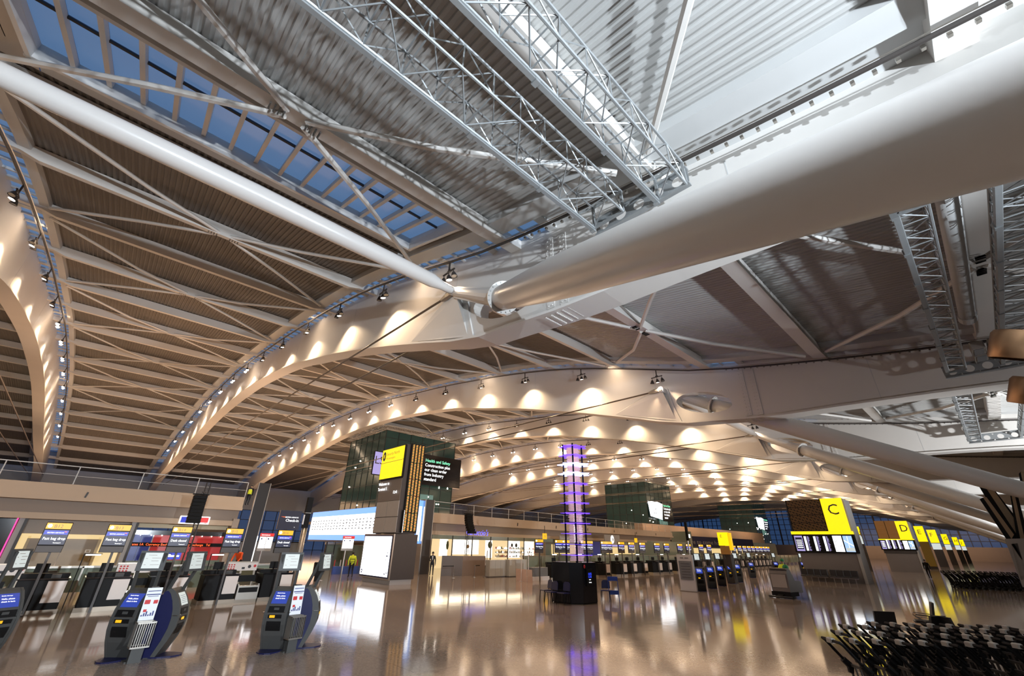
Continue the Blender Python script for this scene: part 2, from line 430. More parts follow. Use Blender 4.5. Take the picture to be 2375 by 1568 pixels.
# ---------------- glazed strips along the arches
wn = 0
strip = None
for k in range(-1, NB):
    for side in (0, 1):
        wn += 1
        if strip is None:
            fr = MB(); pn = MB()
            y = 8.0; i = 0
            while y < 118:
                y2 = y + 1.1
                fr.bar((.3, y, TZ(y) + .34), (1.5, y, TZ(y) + .34), .10 if i % 3 else .34, .12, 'fascia')
                y = y2; i += 1
            ys = [8 + 2.2 * i for i in range(51)]
            for a, b in zip(ys, ys[1:]):
                pn.quad((.35, a, TZ(a) + .42), (1.5, a, TZ(a) + .42), (1.5, b, TZ(b) + .42), (.35, b, TZ(b) + .42), 'dusk_pane')
                fr.bar((.9, a, TZ(a) + .36), (.9, b, TZ(b) + .36), .04, .08, 'fascia')
            strip = fr.build('window_1'); pn.build('pane', strip); o = strip
        else: o = copy_tree(strip); o.name = 'window_%d' % wn
        if side == 0: o.location = (AX(k), 0, 0); o.scale = (1, 1, 1)
        else: o.location = (AX(k + 1), 0, 0); o.scale = (-1, 1, 1)
        tag(o, kind='structure')
# ---------------- large skylights in every second bay
sk = None
for k in range(0, NB, 2):
    wn += 1
    if sk is None:
        fr = MB(); pn = MB()
        xa, xb = SKX; ya, yb = 10.9, 15.0
        def Z(y, d=0): return TZ(y) + .62 + d
        nb = 15; ym = 12.6
        for i in range(nb + 1):
            x = xa + (xb - xa) * i / nb
            fr.bar((x, ya, Z(ya)), (x, yb, Z(yb)), .13, .22, 'white_steel')
            if i < nb:
                x2 = x + (xb - xa) / nb
                for y0, y1 in ((ya, ym), (ym, yb)): pn.quad((x + .06, y0 + .03, Z(y0, .14)), (x2 - .06, y0 + .03, Z(y0, .14)), (x2 - .06, y1 - .03, Z(y1, .14)), (x + .06, y1 - .03, Z(y1, .14)), 'dusk_pane')
                for j in range(1, 3): pass
        for y in (ya, ym, yb): fr.bar((xa, y, Z(y, .08)), (xb, y, Z(y, .08)), .07, .07, 'dark_steel')
        # white reveal round the opening
        for y in (ya, yb): fr.bar((xa - .1, y, TZ(y) + .46), (xb + .1, y, TZ(y) + .46), .12, .62, 'white_steel')
        for x in (xa, xb): fr.bar((x, ya, TZ(ya) + .46), (x, yb, TZ(yb) + .46), .12, .62, 'white_steel')
        lv = MB()                                   # fine louvre blades outside the glass
        for i in range(150):
            x = xa + (xb - xa) * (i + .5) / 150
            lv.bar((x, ya, Z(ya, .26)), (x, yb, Z(yb, .26)), .012, .05, 'dark_steel')
        sk = fr.build('window_%d' % wn); pn.build('pane', sk); o = sk
        # a far light shaft of brighter cloud seen through the glass is left to the sky itself
    else: o = copy_tree(sk); o.name = 'window_%d' % wn
    o.location = (AX(k), 0, 0); tag(o, kind='structure')

# ---------------- purlins
BAYNAME = ['nearest bay, the one with the big skylight', 'second bay', 'third bay', 'fourth bay', 'fifth bay', 'sixth bay', 'seventh bay', 'eighth bay', 'ninth bay', 'tenth bay', 'eleventh bay', 'twelfth bay', 'thirteenth bay']
BSHORT = ['nearest bay', 'second bay', 'third bay', 'fourth bay', 'fifth bay', 'sixth bay', 'seventh bay', 'eighth bay', 'ninth bay', 'tenth bay', 'eleventh bay', 'twelfth bay', 'thirteenth bay']
pm = {}
for k in [0, -1] + list(range(1, NB)):
    for i, y in enumerate(PUR):
        if y > 112 and k > 1: continue
        if k > 6 and (y > 95 or y < -3): continue
        if i not in pm:
            mb = MB(); w = .19 if y > 12 else .30
            s = (TZ(y + .5) - TZ(y - .5)); zt = .40; hb = .62 if y > 12 else .5
            def ring(x, zb): return [(x, y - w, TZ(y) + zb - s * w), (x, y + w, TZ(y) + zb + s * w), (x, y + w, TZ(y) + zt + s * w), (x, y - w, TZ(y) + zt - s * w)]
            rs = [ring(.4, .0), ring(1.6, -.05), ring(2.2, zt - hb), ring(BAY - 2.2, zt - hb), ring(BAY - 1.6, -.05), ring(BAY - .4, .0)]
            vs = [p for r in rs for p in r]; fs = [(3, 2, 1, 0), (20, 21, 22, 23)]
            for a in range(5):
                for j in range(4): fs.append((4 * a + j, 4 * a + (j + 1) % 4, 4 * a + 4 + (j + 1) % 4, 4 * a + 4 + j))
            mb.add(vs, fs, 'white_steel'); o = mb.build('roof_purlin'); pm[i] = o
        else: o = pm[i].copy(); COL.objects.link(o)
        o.location = (AX(k), 0, 0)
        w_ = 'the %s counting inward from the front edge' % ORD[i]
        tag(o, 'white roof purlin in %s, %s' % (BSHORT[k] if k >= 0 else 'leftmost roof strip', w_), 'purlin', 'purlins between the roof arches')
# ---------------- cross braces
bm_ = {}
for k in range(8):
    for c in (2, 4, 6, 8, 10, 12, 14, 16):
        if k > 3 and c > 12: continue
        yc = PUR[c]
        for si, (sx, dy) in enumerate(((-1, -1), (-1, 1), (1, -1), (1, 1))):
            key = (c, si)
            if key not in bm_:
                ye = PUR[c + dy]; xm = BAY / 2
                mb = MB(); zc, ze = TZ(yc) - .12, TZ(ye) - .0
                pts = [(xm + sx * .25, yc + dy * .12, zc), (xm + sx * 3.2, yc + dy * 2.35, TZ(yc + dy * 2.35) - .18), (xm + sx * (xm - 1.9), ye - dy * .5, ze - .05)]
                mb.tube(pts, .085 if c > 4 else .10, 'white_steel', 6)
                for j in range(4):
                    mb.box(xm + sx * .3 + sx * .12 * j - .02, xm + sx * .3 + sx * .12 * j + .02, yc - .12, yc + .12, zc - .12, zc - .05, 'white_steel')
                o = mb.build('cross_brace', smooth=False); bm_[key] = o
            else: o = bm_[key].copy(); COL.objects.link(o)
            o.location = (AX(k), 0, 0)
            tag(o, 'thin white %s brace rod crossing the %s purlin of the %s' % (['near left', 'far left', 'near right', 'far right'][si], ORD[c], BSHORT[k]), 'brace', 'diagonal roof braces')

# ---------------- long tubes between pairs of arches, slanted struts, ties
tb = None
for k in range(0, NB, 2):
    if tb is None:
        mb = MB(); mb.tube([(.9, NODE_Y, NODE_Z), (1.7, NODE_Y, NODE_Z + .03), (2.2, NODE_Y, NODE_Z + .05), (9, NODE_Y, NODE_Z + .1), (BAY - 2.2, NODE_Y, NODE_Z + .05), (BAY - 1.7, NODE_Y, NODE_Z + .03), (BAY - .9, NODE_Y, NODE_Z)], [.17, .20, .30, .36, .30, .20, .17], 'tube_steel', 18)
        tb = mb.build('roof_tube', smooth=True); o = tb
    else: o = tb.copy(); COL.objects.link(o)
    o.location = (AX(k), 0, 0)
    tag(o, 'white round steel tube joining the strut heads across the %s' % BSHORT[k], 'tube', 'round tubes between strut heads')
SNAME = ['huge white strut sweeping overhead to the upper right', 'white round strut below the second full arch, upper of the right-hand fan', 'white tapering strut with a bolted collar beside the lit arches, under the second strut']
def strut(S0, E0, L, lab, pin):
    th = Thing('roof_strut', tuple(S0), lab, 'strut', 'slanting struts carrying the arches')
    sdir = E0 - S0; d = sdir.normalized(); T = sdir.length
    mb = MB(); q = []; rr = []
    for i in range(19):
        t = i / 18 * L; q.append(S0 + d * t)
        rr.append(.455 + .05 * min(t / 5, 1) - .17 * max(0, min((t - 6) / 9, 1)))
    mb.tube(q, rr, 'tube_steel', 32); th.w('shaft', mb, smooth=True)
    mb = MB(); mb.tube([S0 - d * .10, S0 + d * .02], [.60, .60], 'white_steel', 28)
    a = d.cross(Vector((0, 0, 1))).normalized(); b = a.cross(d)
    for i in range(20):
        c = S0 + (a * cos(2 * pi * i / 20) + b * sin(2 * pi * i / 20)) * .54
        mb.tube([c - d * .14, c + d * .06], .03, 'fascia', 6)
    th.w('bolted_collar', mb)
    e = S0 - d * .1; mb = MB(); mb.tube([pin, pin.lerp(e, .35), pin.lerp(e, .75), e], [.20, .24, .34, .42], 'white_steel', 14)
    for dz in (-.34, .34): mb.bar(pin + Vector((0, 0, dz * .5)), e + Vector((0, 0, dz)), .08, .22, 'white_steel')
    th.w('fork_end', mb)
    return th.o
SA = P(1168, 690, 0, 8.62); EA = EYE + ray(2375, 257) * 2.35
SB = P(1655, 940, 0, AX(2) + 1.0); EB = EYE + ray(2372, 1137) * 18.0
sa = strut(SA, EA, 23.0, SNAME[0], Vector((AX(1) - .95, NODE_Y, NODE_Z)))
sb_ = strut(SB, EB, 23.0, SNAME[1], Vector((AX(2) - .2, NODE_Y, NODE_Z)))
for k in range(3, 11):
    lab = SNAME[2] if k == 3 else 'white slanting roof strut on the right, %s counting from the camera' % ORD[k - 1]
    src = sa if k % 2 else sb_
    o = copy_tree(src); o.location.x = src.location.x + BAY * (k - (1 if k % 2 else 2)); o['label'] = lab
tc = None
for k in range(0, 11):
    for s in (-1, 1):
        lab = 'dark steel tie cable on the %s face of the %s' % ('near' if s < 0 else 'far', ARCHNAME[k])
        if tc is None:
            o = empty('tie_cable', (AX(k), 0, 0), 0, lab, 'cable', 'tie cables across the arches')
            mb = MB(); mb.tube([(s * 1.0, NODE_Y + .9, NODE_Z - .02), (s * 1.0, 60, NODE_Z + .05), (s * 1.0, 118, NODE_Z)], .055, 'cable_steel', 6); mb.build('rope', o)
            mb = MB(); mb.tube([(s * 1.0, NODE_Y + .1, NODE_Z), (s * 1.0, NODE_Y + .5, NODE_Z), (s * 1.0, NODE_Y + .95, NODE_Z - .02)], [.12, .17, .09], 'steel', 8); mb.build('socket', o)
            tc = o
        else:
            o = copy_tree(tc); o['label'] = lab
        o.location = (AX(k), 0, 0); o.scale = (-s, 1, 1)

# ---------------- lighting rails and spotlight clusters
RX, RZ = 1.38, -.28
rl = None
for k in range(0, 9):
    for s in (-1, 1):
        if rl is None:
            mb = MB(); ys = [-14 + 2.5 * i for i in range(52)]
            mb.tube([(-RX, y, TZ(y) + RZ) for y in ys], .055, 'dark_steel', 6)
            mb.tube([(-RX - .02, y, TZ(y) + RZ + .1) for y in ys], .022, 'steel', 4)
            for i in range(60):
                y = -12 + i * .35
                mb.box(-RX + .12, -RX + .2, y, y + .07, TZ(y) + RZ - .05, TZ(y) + RZ + .03, 'steel')
            rl = mb.build('lighting_rail'); o = rl
        else: o = rl.copy(); COL.objects.link(o)
        o.location = (AX(k), 0, 0); o.scale = (-s, 1, 1)
        tag(o, 'dark lighting rail curving along the %s face of the %s' % ('near' if s < 0 else 'far', ARCHNAME[k]), 'rail', 'lighting rails beside the arches')
def cluster(far):
    br = MB(); br.box(-.03, .03, -.03, .03, 0, .5, 'dark_steel'); br.box(-.03, .03, -.42, .42, -.07, -.02, 'dark_steel'); br.box(-.02, .02, -.1, .1, -.02, .05, 'dark_steel')
    heads = []
    for y, dx in ((-.36, .05), (0, .10), (.36, .05)):
        h = MB(); h.tube([(0, y, -.07), (0, y, -.2)], .018, 'dark_steel', 6)
        c = Vector((0, y, -.2)); d = Vector((dx * 2.2, (y * .5), -1)).normalized()
        h.tube([c, c + d * .08, c + d * .26], [.05, .09, .145], 'dark_steel', 10, cap=False)
        l = MB(); lit = (y == 0) or far
        l.tube([c + d * .235, c + d * .24], [.125, .125], 'lens' if lit else 'steel', 10)
        if far and y: l.ball(c + d * .25, .14, 'lens', 8)
        heads.append((h, l))
    return br, heads
cl = {}
def spot_lamp(x, y, z, tx, ty, tz, e, ang, blend=.55, col=(1, .73, .46), r=.08, nm='spot_lamp'):
    l = bpy.data.lights.new(nm, 'SPOT'); l.energy = e; l.spot_size = ang; l.spot_blend = blend; l.color = col; l.shadow_soft_size = r
    o = bpy.data.objects.new(nm, l); COL.objects.link(o); o.location = (x, y, z)
    o.rotation_euler = (Vector((tx, ty, tz)) - Vector((x, y, z))).to_track_quat('-Z', 'Y').to_euler()
    return o
CY_ = [NODE_Y + 6.57 * j for j in range(15)]
nclu = 0
for k in range(0, 11):
    for s in (-1, 1):
        if k == 0 and s < 0: js = range(5, 14)
        elif s > 0: js = range(0, 15) if k < 2 else (range(2, 13) if k < 6 else range(0))
        else: js = range(0, 15) if k < 5 else (range(0, 12) if k < 9 else range(0, 9))
        for j in js:
            y = CY_[j]; far = j >= 6 or k > 4
            z = TZ(y) + RZ - .5
            lab = 'spotlights on %s face of the %s, %s from the strut end' % ('near' if s < 0 else 'far', ARCHNAME[k], ORD[j])
            key = far
            if k > 5:                               # a few pixels each: one small mesh
                if 'tiny' not in cl:
                    mb = MB(); mb.box(-.03, .03, -.03, .03, 0, .45, 'dark_steel'); mb.box(-.03, .03, -.4, .4, -.07, 0, 'dark_steel')
                    for yy in (-.3, .3): mb.tube([(0, yy, -.07), (.05, yy, -.3)], [.06, .13], 'dark_steel', 6); mb.ball((.06, yy, -.32), .13, 'lens_far', 6)
                    cl['tiny'] = mb.build('spotlight_cluster'); o = cl['tiny']
                else: o = cl['tiny'].copy(); COL.objects.link(o)
            elif key not in cl:
                o = empty('spotlight_cluster', (0, 0, 0)); br, hd = cluster(far); br.build('bracket', o)
                for h, l in hd: q = h.build('lamp_head', o); l.build('lens', q)
                cl[key] = o
            else: o = copy_tree(cl[key])
            o.location = (AX(k) + s * RX, y, z); o.scale = (-s, 1, 1)
            tag(o, lab, 'spotlight', 'spotlight clusters along the arches'); nclu += 1
            # the lamp itself: a cone raking down the face of the arch
            near_face = s < 0 or k < 2
            if near_face and y < 112:
                e = 1150 if s < 0 else 750
                zl = z - .60
                spot_lamp(AX(k) + s * (RX - .12), y, zl - .05, AX(k) + s * .9, y, BZ(y) - .6, e, radians(128), .9, nm='arch_spot')
# ================================================================ GANTRY TRUSSES
def lattice(mb, p, q, w, h, n, rc=.035, rl_=.018, m='galv'):
    p = Vector(p); q = Vector(q); d = (q - p).normalized(); a = d.cross(Vector((0, 0, 1))).normalized() * (w / 2); b = Vector((0, 0, 1)) * (h / 2)
    cs = [a + b, a - b, -a - b, -a + b]
    for c in cs: mb.tube([p + c, q + c], rc, m, 6)
    for i in range(n):
        u = p + (q - p) * (i / n); v = p + (q - p) * ((i + 1) / n)
        for j in range(4):
            c, e = cs[j], cs[(j + 1) % 4]
            mb.tube([u + (c if i % 2 else e), v + (e if i % 2 else c)], rl_, m, 4)
            mb.tube([v + c, v + e], rl_, m, 4)
def gantry(lab, x0, x1, y, z, w, h, n, extra=None):
    t = Thing('gantry_truss', (x0, y, z), lab, 'truss', 'maintenance gantry trusses under the roof')
    mb = MB(); lattice(mb, (x0, y, z), (x1, y, z), w, h, n); t.w('lattice', mb)
    for x in (x0, x1):
        mb = MB()
        for dz in (-h / 2, h / 2): mb.bar((x, y - w / 2, z + dz), (x, y + w / 2, z + dz), .07, .07, 'galv')
        for dy in (-w / 2, w / 2): mb.bar((x, y + dy, z - h / 2), (x, y + dy, z + h / 2), .07, .07, 'galv')
        t.w('end_frame', mb)
    mb = MB(); mb.bar((x0, y + w / 2 + .06, z - h / 2), (x1, y + w / 2 + .06, z - h / 2), .10, .14, 'galv')
    for i in range(8): 
        x = x0 + (x1 - x0) * i / 7; mb.box(x - .06, x + .06, y + w / 2, y + w / 2 + .14, z - h / 2 - .1, z - h / 2 + .1, 'galv')
    t.w('wheel_rail', mb)
    return t
gantry('galvanised lattice truss under the nearest bay, left of the gantry pair', -7.6, 8.15, 4.85, 11.0, .95, .75, 20)
gantry('galvanised lattice truss under the nearest bay, right of the gantry pair', -7.6, 8.3, 3.05, 10.85, .75, .75, 20)
gantry('grey lattice truss in the dark second bay, left of its pair', 12.0, 26.3, -.95, 10.0, .55, .6, 24)
gantry('grey lattice truss in the dark second bay, right of its pair', 12.0, 26.0, -2.75, 9.9, .8, .6, 24)
gantry('small white lattice truss in the bright third bay', 30.0, 44.4, -.9, 10.0, .6, .6, 20)
gantry('white lattice truss in the bright third bay, cut off by the right edge', 30.0, 44.4, -3.4, 9.9, .6, .6, 20)
for lab, x, y0, y1, z in (('galvanised end beam with round holes joining the nearest gantry trusses', 8.35, 2.6, 5.4, 10.75), ('grey end beam joining the gantry trusses of the second bay', 12.0, -3.3, -.5, 10.35), ('grey far end beam under the second bay gantry', 26.45, -3.3, -.5, 9.75), ('white end beam under the third bay gantry', 44.5, -3.8, -.5, 9.75)):
    mb = MB(); n = 5; W = (y1 - y0) / n
    for i in range(n):                             # plate pierced by round holes
        yc = y0 + W * (i + .5); hr = .16; N = 16
        sq = []
        for kk in range(N):
            a = 2 * pi * kk / N; c, s_ = cos(a), sin(a); f = 1 / max(abs(c) / (W / 2), abs(s_) / .26)
            sq.append((x, yc + c * f, z + s_ * f))
        ci = [(x, yc + cos(2 * pi * kk / N) * hr, z + sin(2 * pi * kk / N) * hr) for kk in range(N)]
        mb.add(sq + ci, [(kk, (kk + 1) % N, N + (kk + 1) % N, N + kk) for kk in range(N)], 'galv')
    for dz in (-.26, .26): mb.bar((x, y0, z + dz), (x, y1, z + dz), .16, .05, 'galv')
    tag(mb.build('gantry_beam'), lab, 'beam', 'end beams of the gantries')
for i, (x, y) in enumerate(((25.2, -1.75), (25.2, -2.2), (24.2, -1.7), (24.2, -2.2))):
    mb = MB(); mb.bbox(x - .42, x + .42, y - .2, y + .2, 9.72, 10.05, 'panel_grey', .03); mb.box(x - .36, x + .36, y - .14, y + .14, 9.70, 9.72, 'slate')
    tag(mb.build('floodlight_box'), 'grey floodlight box hung in the second bay gantry, %s' % ['far left', 'far right', 'near left', 'near right'][i], 'floodlight', 'floodlight boxes of the gantry')
t = Thing('ventilation_duct', (13, -1.75, 10.6), 'pale round duct running along the dark second bay', 'duct')
mb = MB(); mb.tube([(12.6, -1.75, 10.7), (22.5, -1.75, 10.7)], .24, 'fascia', 16); t.w('pipe', mb, smooth=True)
mb = MB(); mb.tube([(22.4, -1.75, 10.7), (22.9, -1.75, 10.7)], .27, 'fascia', 16); t.w('end_cap', mb)

# uplights (big spun metal drums) beside the right-hand struts
for i, (px, py, x, r, lab) in enumerate(((2362, 800, 12.0, .38, 'copper and silver drum uplight hanging at the right edge, upper one'), (2402, 908, 13.0, .36, 'copper drum uplight at the right edge, lower one'))):
    c = P(px, py, 0, x)
    t = Thing('drum_uplight', tuple(c), lab, 'uplight', 'drum uplights at the right edge')
    ax = Vector((-.25, -.45, 1)).normalized()
    mb = MB(); mb.tube([c - ax * .28, c - ax * .24, c + ax * .2, c + ax * .26], [r * .96, r, r, r * .9], 'copper', 24, cap=False)
    t.w('drum', mb, smooth=True)
    mb = MB(); mb.tube([c + ax * .18, c + ax * .21], r * .93, 'galv', 24); t.w('reflector', mb)
    mb = MB(); mb.bar(c - ax * .05 + Vector((.0, -r, 0)), c + Vector((.3, -1.6, -.6)), .08, .12, 'dark_steel'); mb.bar(c + Vector((.3, -1.6, -.6)), (c.x + .3, c.y - 1.6, 0), .12, .12, 'dark_steel'); t.w('bracket', mb)

# ================================================================ SHELL
mb = MB(); mb.box(-34, 246, -26, 131, -.3, 0, 'terrazzo'); tag(mb.build('floor'), kind='structure')
mb = MB(); mb.box(-34, -33.5, -26, 131, 0, 22, 'grey_wall'); tag(mb.build('wall_near'), kind='structure')
mb = MB(); mb.box(-34, 246, -26.5, -26, 0, 9, 'grey_wall'); tag(mb.build('wall_right'), kind='structure')
mb = MB(); mb.box(-34, 246, 130.5, 131, 9.0, 18, 'fascia'); tag(mb.build('wall_back'), kind='structure')
def glazed(name, x0, x1, y0, y1, z0, z1, nx, nz, along):
    fr = MB(); pn = MB()
    if along == 'x':
        pn.quad((x0, y0, z0), (x1, y0, z0), (x1, y0, z1), (x0, y0, z1), 'night_pane')
        for i in range(nx + 1): x = x0 + (x1 - x0) * i / nx; fr.box(x - .06, x + .06, y0 - .25, y0 - .02, z0, z1, 'dark_steel')
        for j in range(nz + 1): z = z0 + (z1 - z0) * j / nz; fr.box(x0, x1, y0 - .2, y0 - .02, z - .06, z + .06, 'dark_steel')
    else:
        pn.quad((x0, y0, z0), (x0, y1, z0), (x0, y1, z1), (x0, y0, z1), 'night_pane')
        for i in range(nx + 1): y = y0 + (y1 - y0) * i / nx; w = .28 if i % 5 == 0 else .10; fr.box(x0 - .4, x0 - .03, y - w, y + w, z0, z1, 'dark_steel')
        for j in range(nz + 1): z = z0 + (z1 - z0) * j / nz; fr.box(x0 - .3, x0 - .03, y0, y1, z - .10, z + .10, 'dark_steel')
    o = fr.build(name); pn.build('pane', o); tag(o, kind='structure'); return o
glazed('window_90', -34, 60, 130, 130, 0, 9, 34, 4, 'x')
mb = MB(); mb.box(60, 246, 130, 130.5, 0, 9, 'beige_soffit'); tag(mb.build('wall_back_lower'), kind='structure')
glazed('window_91', 244, 244, -26, 120, 0, 24, 60, 11, 'y')
mb = MB(); mb.box(243.3, 243.9, -26, 120, 0, 4.6, 'beige_soffit'); tag(mb.build('wall_end'), kind='structure')

# ---------------- mezzanine over the left-hand desks and over the shops
def mezz(name, lab, a, b, zt, back, end=None):
    """a, b: floor points of the two ends of the front edge"""
    a = Vector((a[0], a[1], 0)); b = Vector((b[0], b[1], 0)); d = (b - a).normalized(); n = Vector((-d.y, d.x, 0))
    if n.y < 0: n = -n
    t = Thing(name, tuple(a), lab, 'balcony')
    def slab(o0, o1, z0, z1, m, e0=0, e1=0):
        mb = MB(); p = [a - d * e0 + n * o0, b + d * e1 + n * o0, b + d * e1 + n * o1, a - d * e0 + n * o1]
        mb.hexa([(v.x, v.y, z0) for v in p] + [(v.x, v.y, z1) for v in p], m); return mb
    par = slab(0, .35, zt - .72, zt, 'beige')
    L = (b - a).length; nn = int(L / 9)
    for i in range(1, nn + 1):                     # little dark downpipe tabs on the parapet
        p = a + d * (L * i / (nn + 1)); par.bar((p.x, p.y - .03, zt - .70), (p.x + .05, p.y - .03, zt - .38), .05, .09, 'dark_steel')
        q = a + d * (L * (i + .5) / (nn + 1)); par.bar((q.x, q.y - .003, zt - .72), (q.x, q.y - .003, zt), .012, .01, 'bulkhead')
    t.w('parapet', par)
    t.w('ledge', slab(-.18, .5, zt - .92, zt - .72, 'beige'))
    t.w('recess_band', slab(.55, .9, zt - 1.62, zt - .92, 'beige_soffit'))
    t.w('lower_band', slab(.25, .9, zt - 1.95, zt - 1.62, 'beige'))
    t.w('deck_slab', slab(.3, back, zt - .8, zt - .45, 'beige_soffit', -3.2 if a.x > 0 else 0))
    mb = MB(); k = int(L / 2.9)
    for i in range(k + 1):
        p = a + d * (L * i / k) + n * .17; mb.bar((p.x, p.y, zt), (p.x, p.y, zt + 1.05), .05, .05, 'fascia')
    for z in (zt + 1.05,): mb.bar((a.x, a.y + .17, z), (b.x, b.y + .17, z), .07, .05, 'fascia')
    mb.bar((a.x, a.y + .17, zt + .5), (b.x, b.y + .17, zt + .5), .02, .02, 'fascia')
    t.w('railing', mb)
    return t, a, b, d, n
mezzA = mezz('mezzanine', 'long beige mezzanine front above the left-hand bag drop desks', (-26, 38), (8.6, 38), 5.18, 22)
mezzB = mezz('mezzanine', 'beige mezzanine front with railing above the lit restaurant', (22.4, 37.6), (86, 44.5), 5.08, 26)
# walls under the mezzanine
mb = MB(); mb.box(-26, 3.0, 39.2, 39.5, 2.45, 3.6, 'bulkhead'); mb.box(-26, -2.6, 39.25, 39.5, 0, 2.45, 'bulkhead'); mb.box(2.6, 3.0, 39.25, 39.5, 0, 3.5, 'bulkhead'); mb.box(3.0, 8.6, 39.2, 39.5, 2.95, 3.6, 'door_frame')
mb.box(8.3, 8.7, 38.2, 60, 0, 3.7, 'bulkhead')
tag(mb.build('wall_left'), kind='structure')
mb = MB(); mb.box(-2.3, -1.72, 39.45, 39.5, 0, 2.45, 'wall_glow'); mb.box(1.56, 2.6, 39.45, 39.5, 0, 2.45, 'wall_glow'); mb.box(-1.72, 1.56, 39.45, 39.5, 2.3, 2.45, 'wall_glow'); tag(mb.build('wall_recess'), kind='structure')
dr = MB(); dr.box(-1.6, -.10, 39.3, 39.42, 0, 2.2, 'door_wood'); dr.box(-.09, 1.42, 39.3, 39.42, 0, 2.2, 'door_wood'); dr = dr.build('door_1')
mb = MB(); mb.box(-1.72, -1.6, 39.22, 39.42, 0, 2.32, 'door_frame'); mb.box(1.42, 1.56, 39.22, 39.42, 0, 2.32, 'door_frame'); mb.box(-1.72, 1.56, 39.22, 39.42, 2.2, 2.32, 'wall_glow'); mb.build('door_frame', dr)
mb = MB(); mb.box(1.0, 1.25, 39.26, 39.3, 1.45, 1.62, 'paper'); mb.box(1.06, 1.2, 39.25, 39.26, 1.49, 1.58, 'door_wood'); mb.build('door_notice', dr)
mb = MB(); mb.bar((1.32, 39.2, 1.0), (1.32, 39.2, 1.2), .03, .03, 'chrome'); mb.build('door_handle', dr)
tag(dr, kind='structure')
for nm, x, lab in (('pillar', -2.2, 'flat grey wall pillar beside the pink-lit opening'), ('pillar', 2.86, 'flat grey wall pillar between the door recess and the red exchange shop')):
    t = Thing('wall_pillar', (x, 38.6, 0), lab, 'pillar', 'flat wall pillars')
    mb = MB(); mb.bbox(x - .18, x + .18, 38.5, 38.9, 0, 3.5, 'panel_grey', .02); t.w('shaft', mb)
    mb = MB(); mb.box(x + .06, x + .19, 38.46, 38.5, 0, 3.5, 'dark_steel'); t.w('dark_edge', mb)
mb = MB(); mb.bar((-2.44, 38.5, 3.35), (-2.44, 38.5, 0), .06, .06, 'magenta_light'); mb.bar((-2.44, 38.5, 3.35), (-6, 38.5, 3.35), .02, .02, 'magenta_light')
tag(mb.build('light_strip'), 'glowing pink light strip framing the dark opening at the left edge', 'light strip')
mb = MB(); mb.box(-9, -2.47, 38.9, 39, 0, 3.33, 'blackgloss'); tag(mb.build('dark_opening'), 'dark opening inside the pink light strip at the left edge', 'opening')

# ---------------- red currency exchange shop
t = Thing('exchange_kiosk', (5.7, 39.6, 0), 'red and blue currency exchange shop front with orange running text', 'shop front')
mb = MB(); mb.box(4.15, 8.28, 39.5, 39.7, .2, 2.52, 'red_wall'); t.w('red_panel', mb)
mb = MB(); mb.box(3.05, 4.12, 39.5, 39.7, .2, 2.52, 'blue_wall'); mb.box(3.5, 3.52, 39.49, 39.5, .2, 2.5, 'navy'); t.w('blue_panel', mb)
mb = MB(); mb.box(4.10, 4.16, 39.48, 39.7, .2, 2.52, 'steel'); t.w('divider', mb)
mb = MB(); mb.box(3.1, 8.3, 39.42, 39.5, 1.83, 2.06, 'black')
mb.text('ates 1A  Currency Exchange   Currency Exchange   Tel', (3.15, 39.415, 1.88), (1, 0, 0), (0, 0, 1), .20, 'text_red', 0, .98); t.w('running_text', mb, label='black strip of glowing orange running text')
mb = MB(); mb.box(3.0, 8.4, 39.25, 39.5, 2.52, 2.80, 'blackgloss'); t.w('header', mb)
mb = MB()
for i in range(9): mb.ball((3.4 + .58 * i, 39.3, 2.50), .035, 'lens', 6)
t.w('downlight_row', mb)
mb = MB(); mb.box(5.1, 6.0, 39.40, 39.44, 1.05, 1.50, 'band_blue'); mb.box(5.2, 5.9, 39.38, 39.40, 1.2, 1.3, 'text_white'); t.w('screen', mb)
mb = MB(); mb.box(3.1, 8.3, 38.9, 39.5, .2, 1.0, 'green_glass'); t.w('counter', mb)
t = Thing('hanging_sign', (5.8, 37.5, 3.5), 'white framed blue and red shop sign under the mezzanine', 'sign')
mb = MB(); mb.bbox(4.98, 6.70, 37.42, 37.52, 3.24, 3.72, 'text_white', .03); t.w('frame', mb)
mb = MB(); mb.box(5.05, 6.06, 37.40, 37.42, 3.30, 3.66, 'band_blue'); mb.text('Travelex', (5.42, 37.39, 3.31), (1, 0, 0), (0, 0, 1), .15, 'text_white'); mb.ball((5.8, 37.40, 3.44), .05, 'text_white', 6); t.w('blue_field', mb)
mb = MB(); mb.box(6.14, 6.62, 37.40, 37.42, 3.34, 3.66, 'red_header'); mb.box(6.4, 6.58, 37.39, 37.40, 3.28, 3.33, 'red_header'); t.w('red_field', mb)

# ---------------- big dark pillar and slim info pole, dark check-in sign in the gap
t = Thing('dark_pillar', (9.6, 38, 0), 'tall flat dark pillar with bright edges at the end of the left mezzanine', 'pillar')
mb = MB(); mb.box(9.3, 10.07, 37.9, 38.06, .0, 6.28, 'seat_black'); t.w('panel', mb)
mb = MB(); mb.box(9.25, 9.30, 37.88, 38.06, 0, 6.3, 'steel'); mb.box(10.07, 10.12, 37.88, 38.06, 0, 6.3, 'steel'); t.w('edge_strip', mb)
mb = MB(); mb.box(10.08, 10.13, 37.84, 37.88, 0, 2.6, 'text_white'); t.w('light_edge', mb)
t = Thing('information_mast', (8.42, 24.0, 0), 'tall steel pole with black upper half behind the second check-in kiosk pair', 'pole')
mb = MB(); mb.tube([(8.42, 24.0, 0), (8.42, 24.0, 2.95)], .10, 'steel', 12); mb.tube([(8.56, 24.05, 0), (8.56, 24.05, 2.95)], .045, 'chrome', 8); t.w('shaft', mb, smooth=True)
mb = MB(); mb.box(8.30, 8.56, 23.9, 24.1, 2.95, 4.38, 'black'); t.w('black_top', mb)
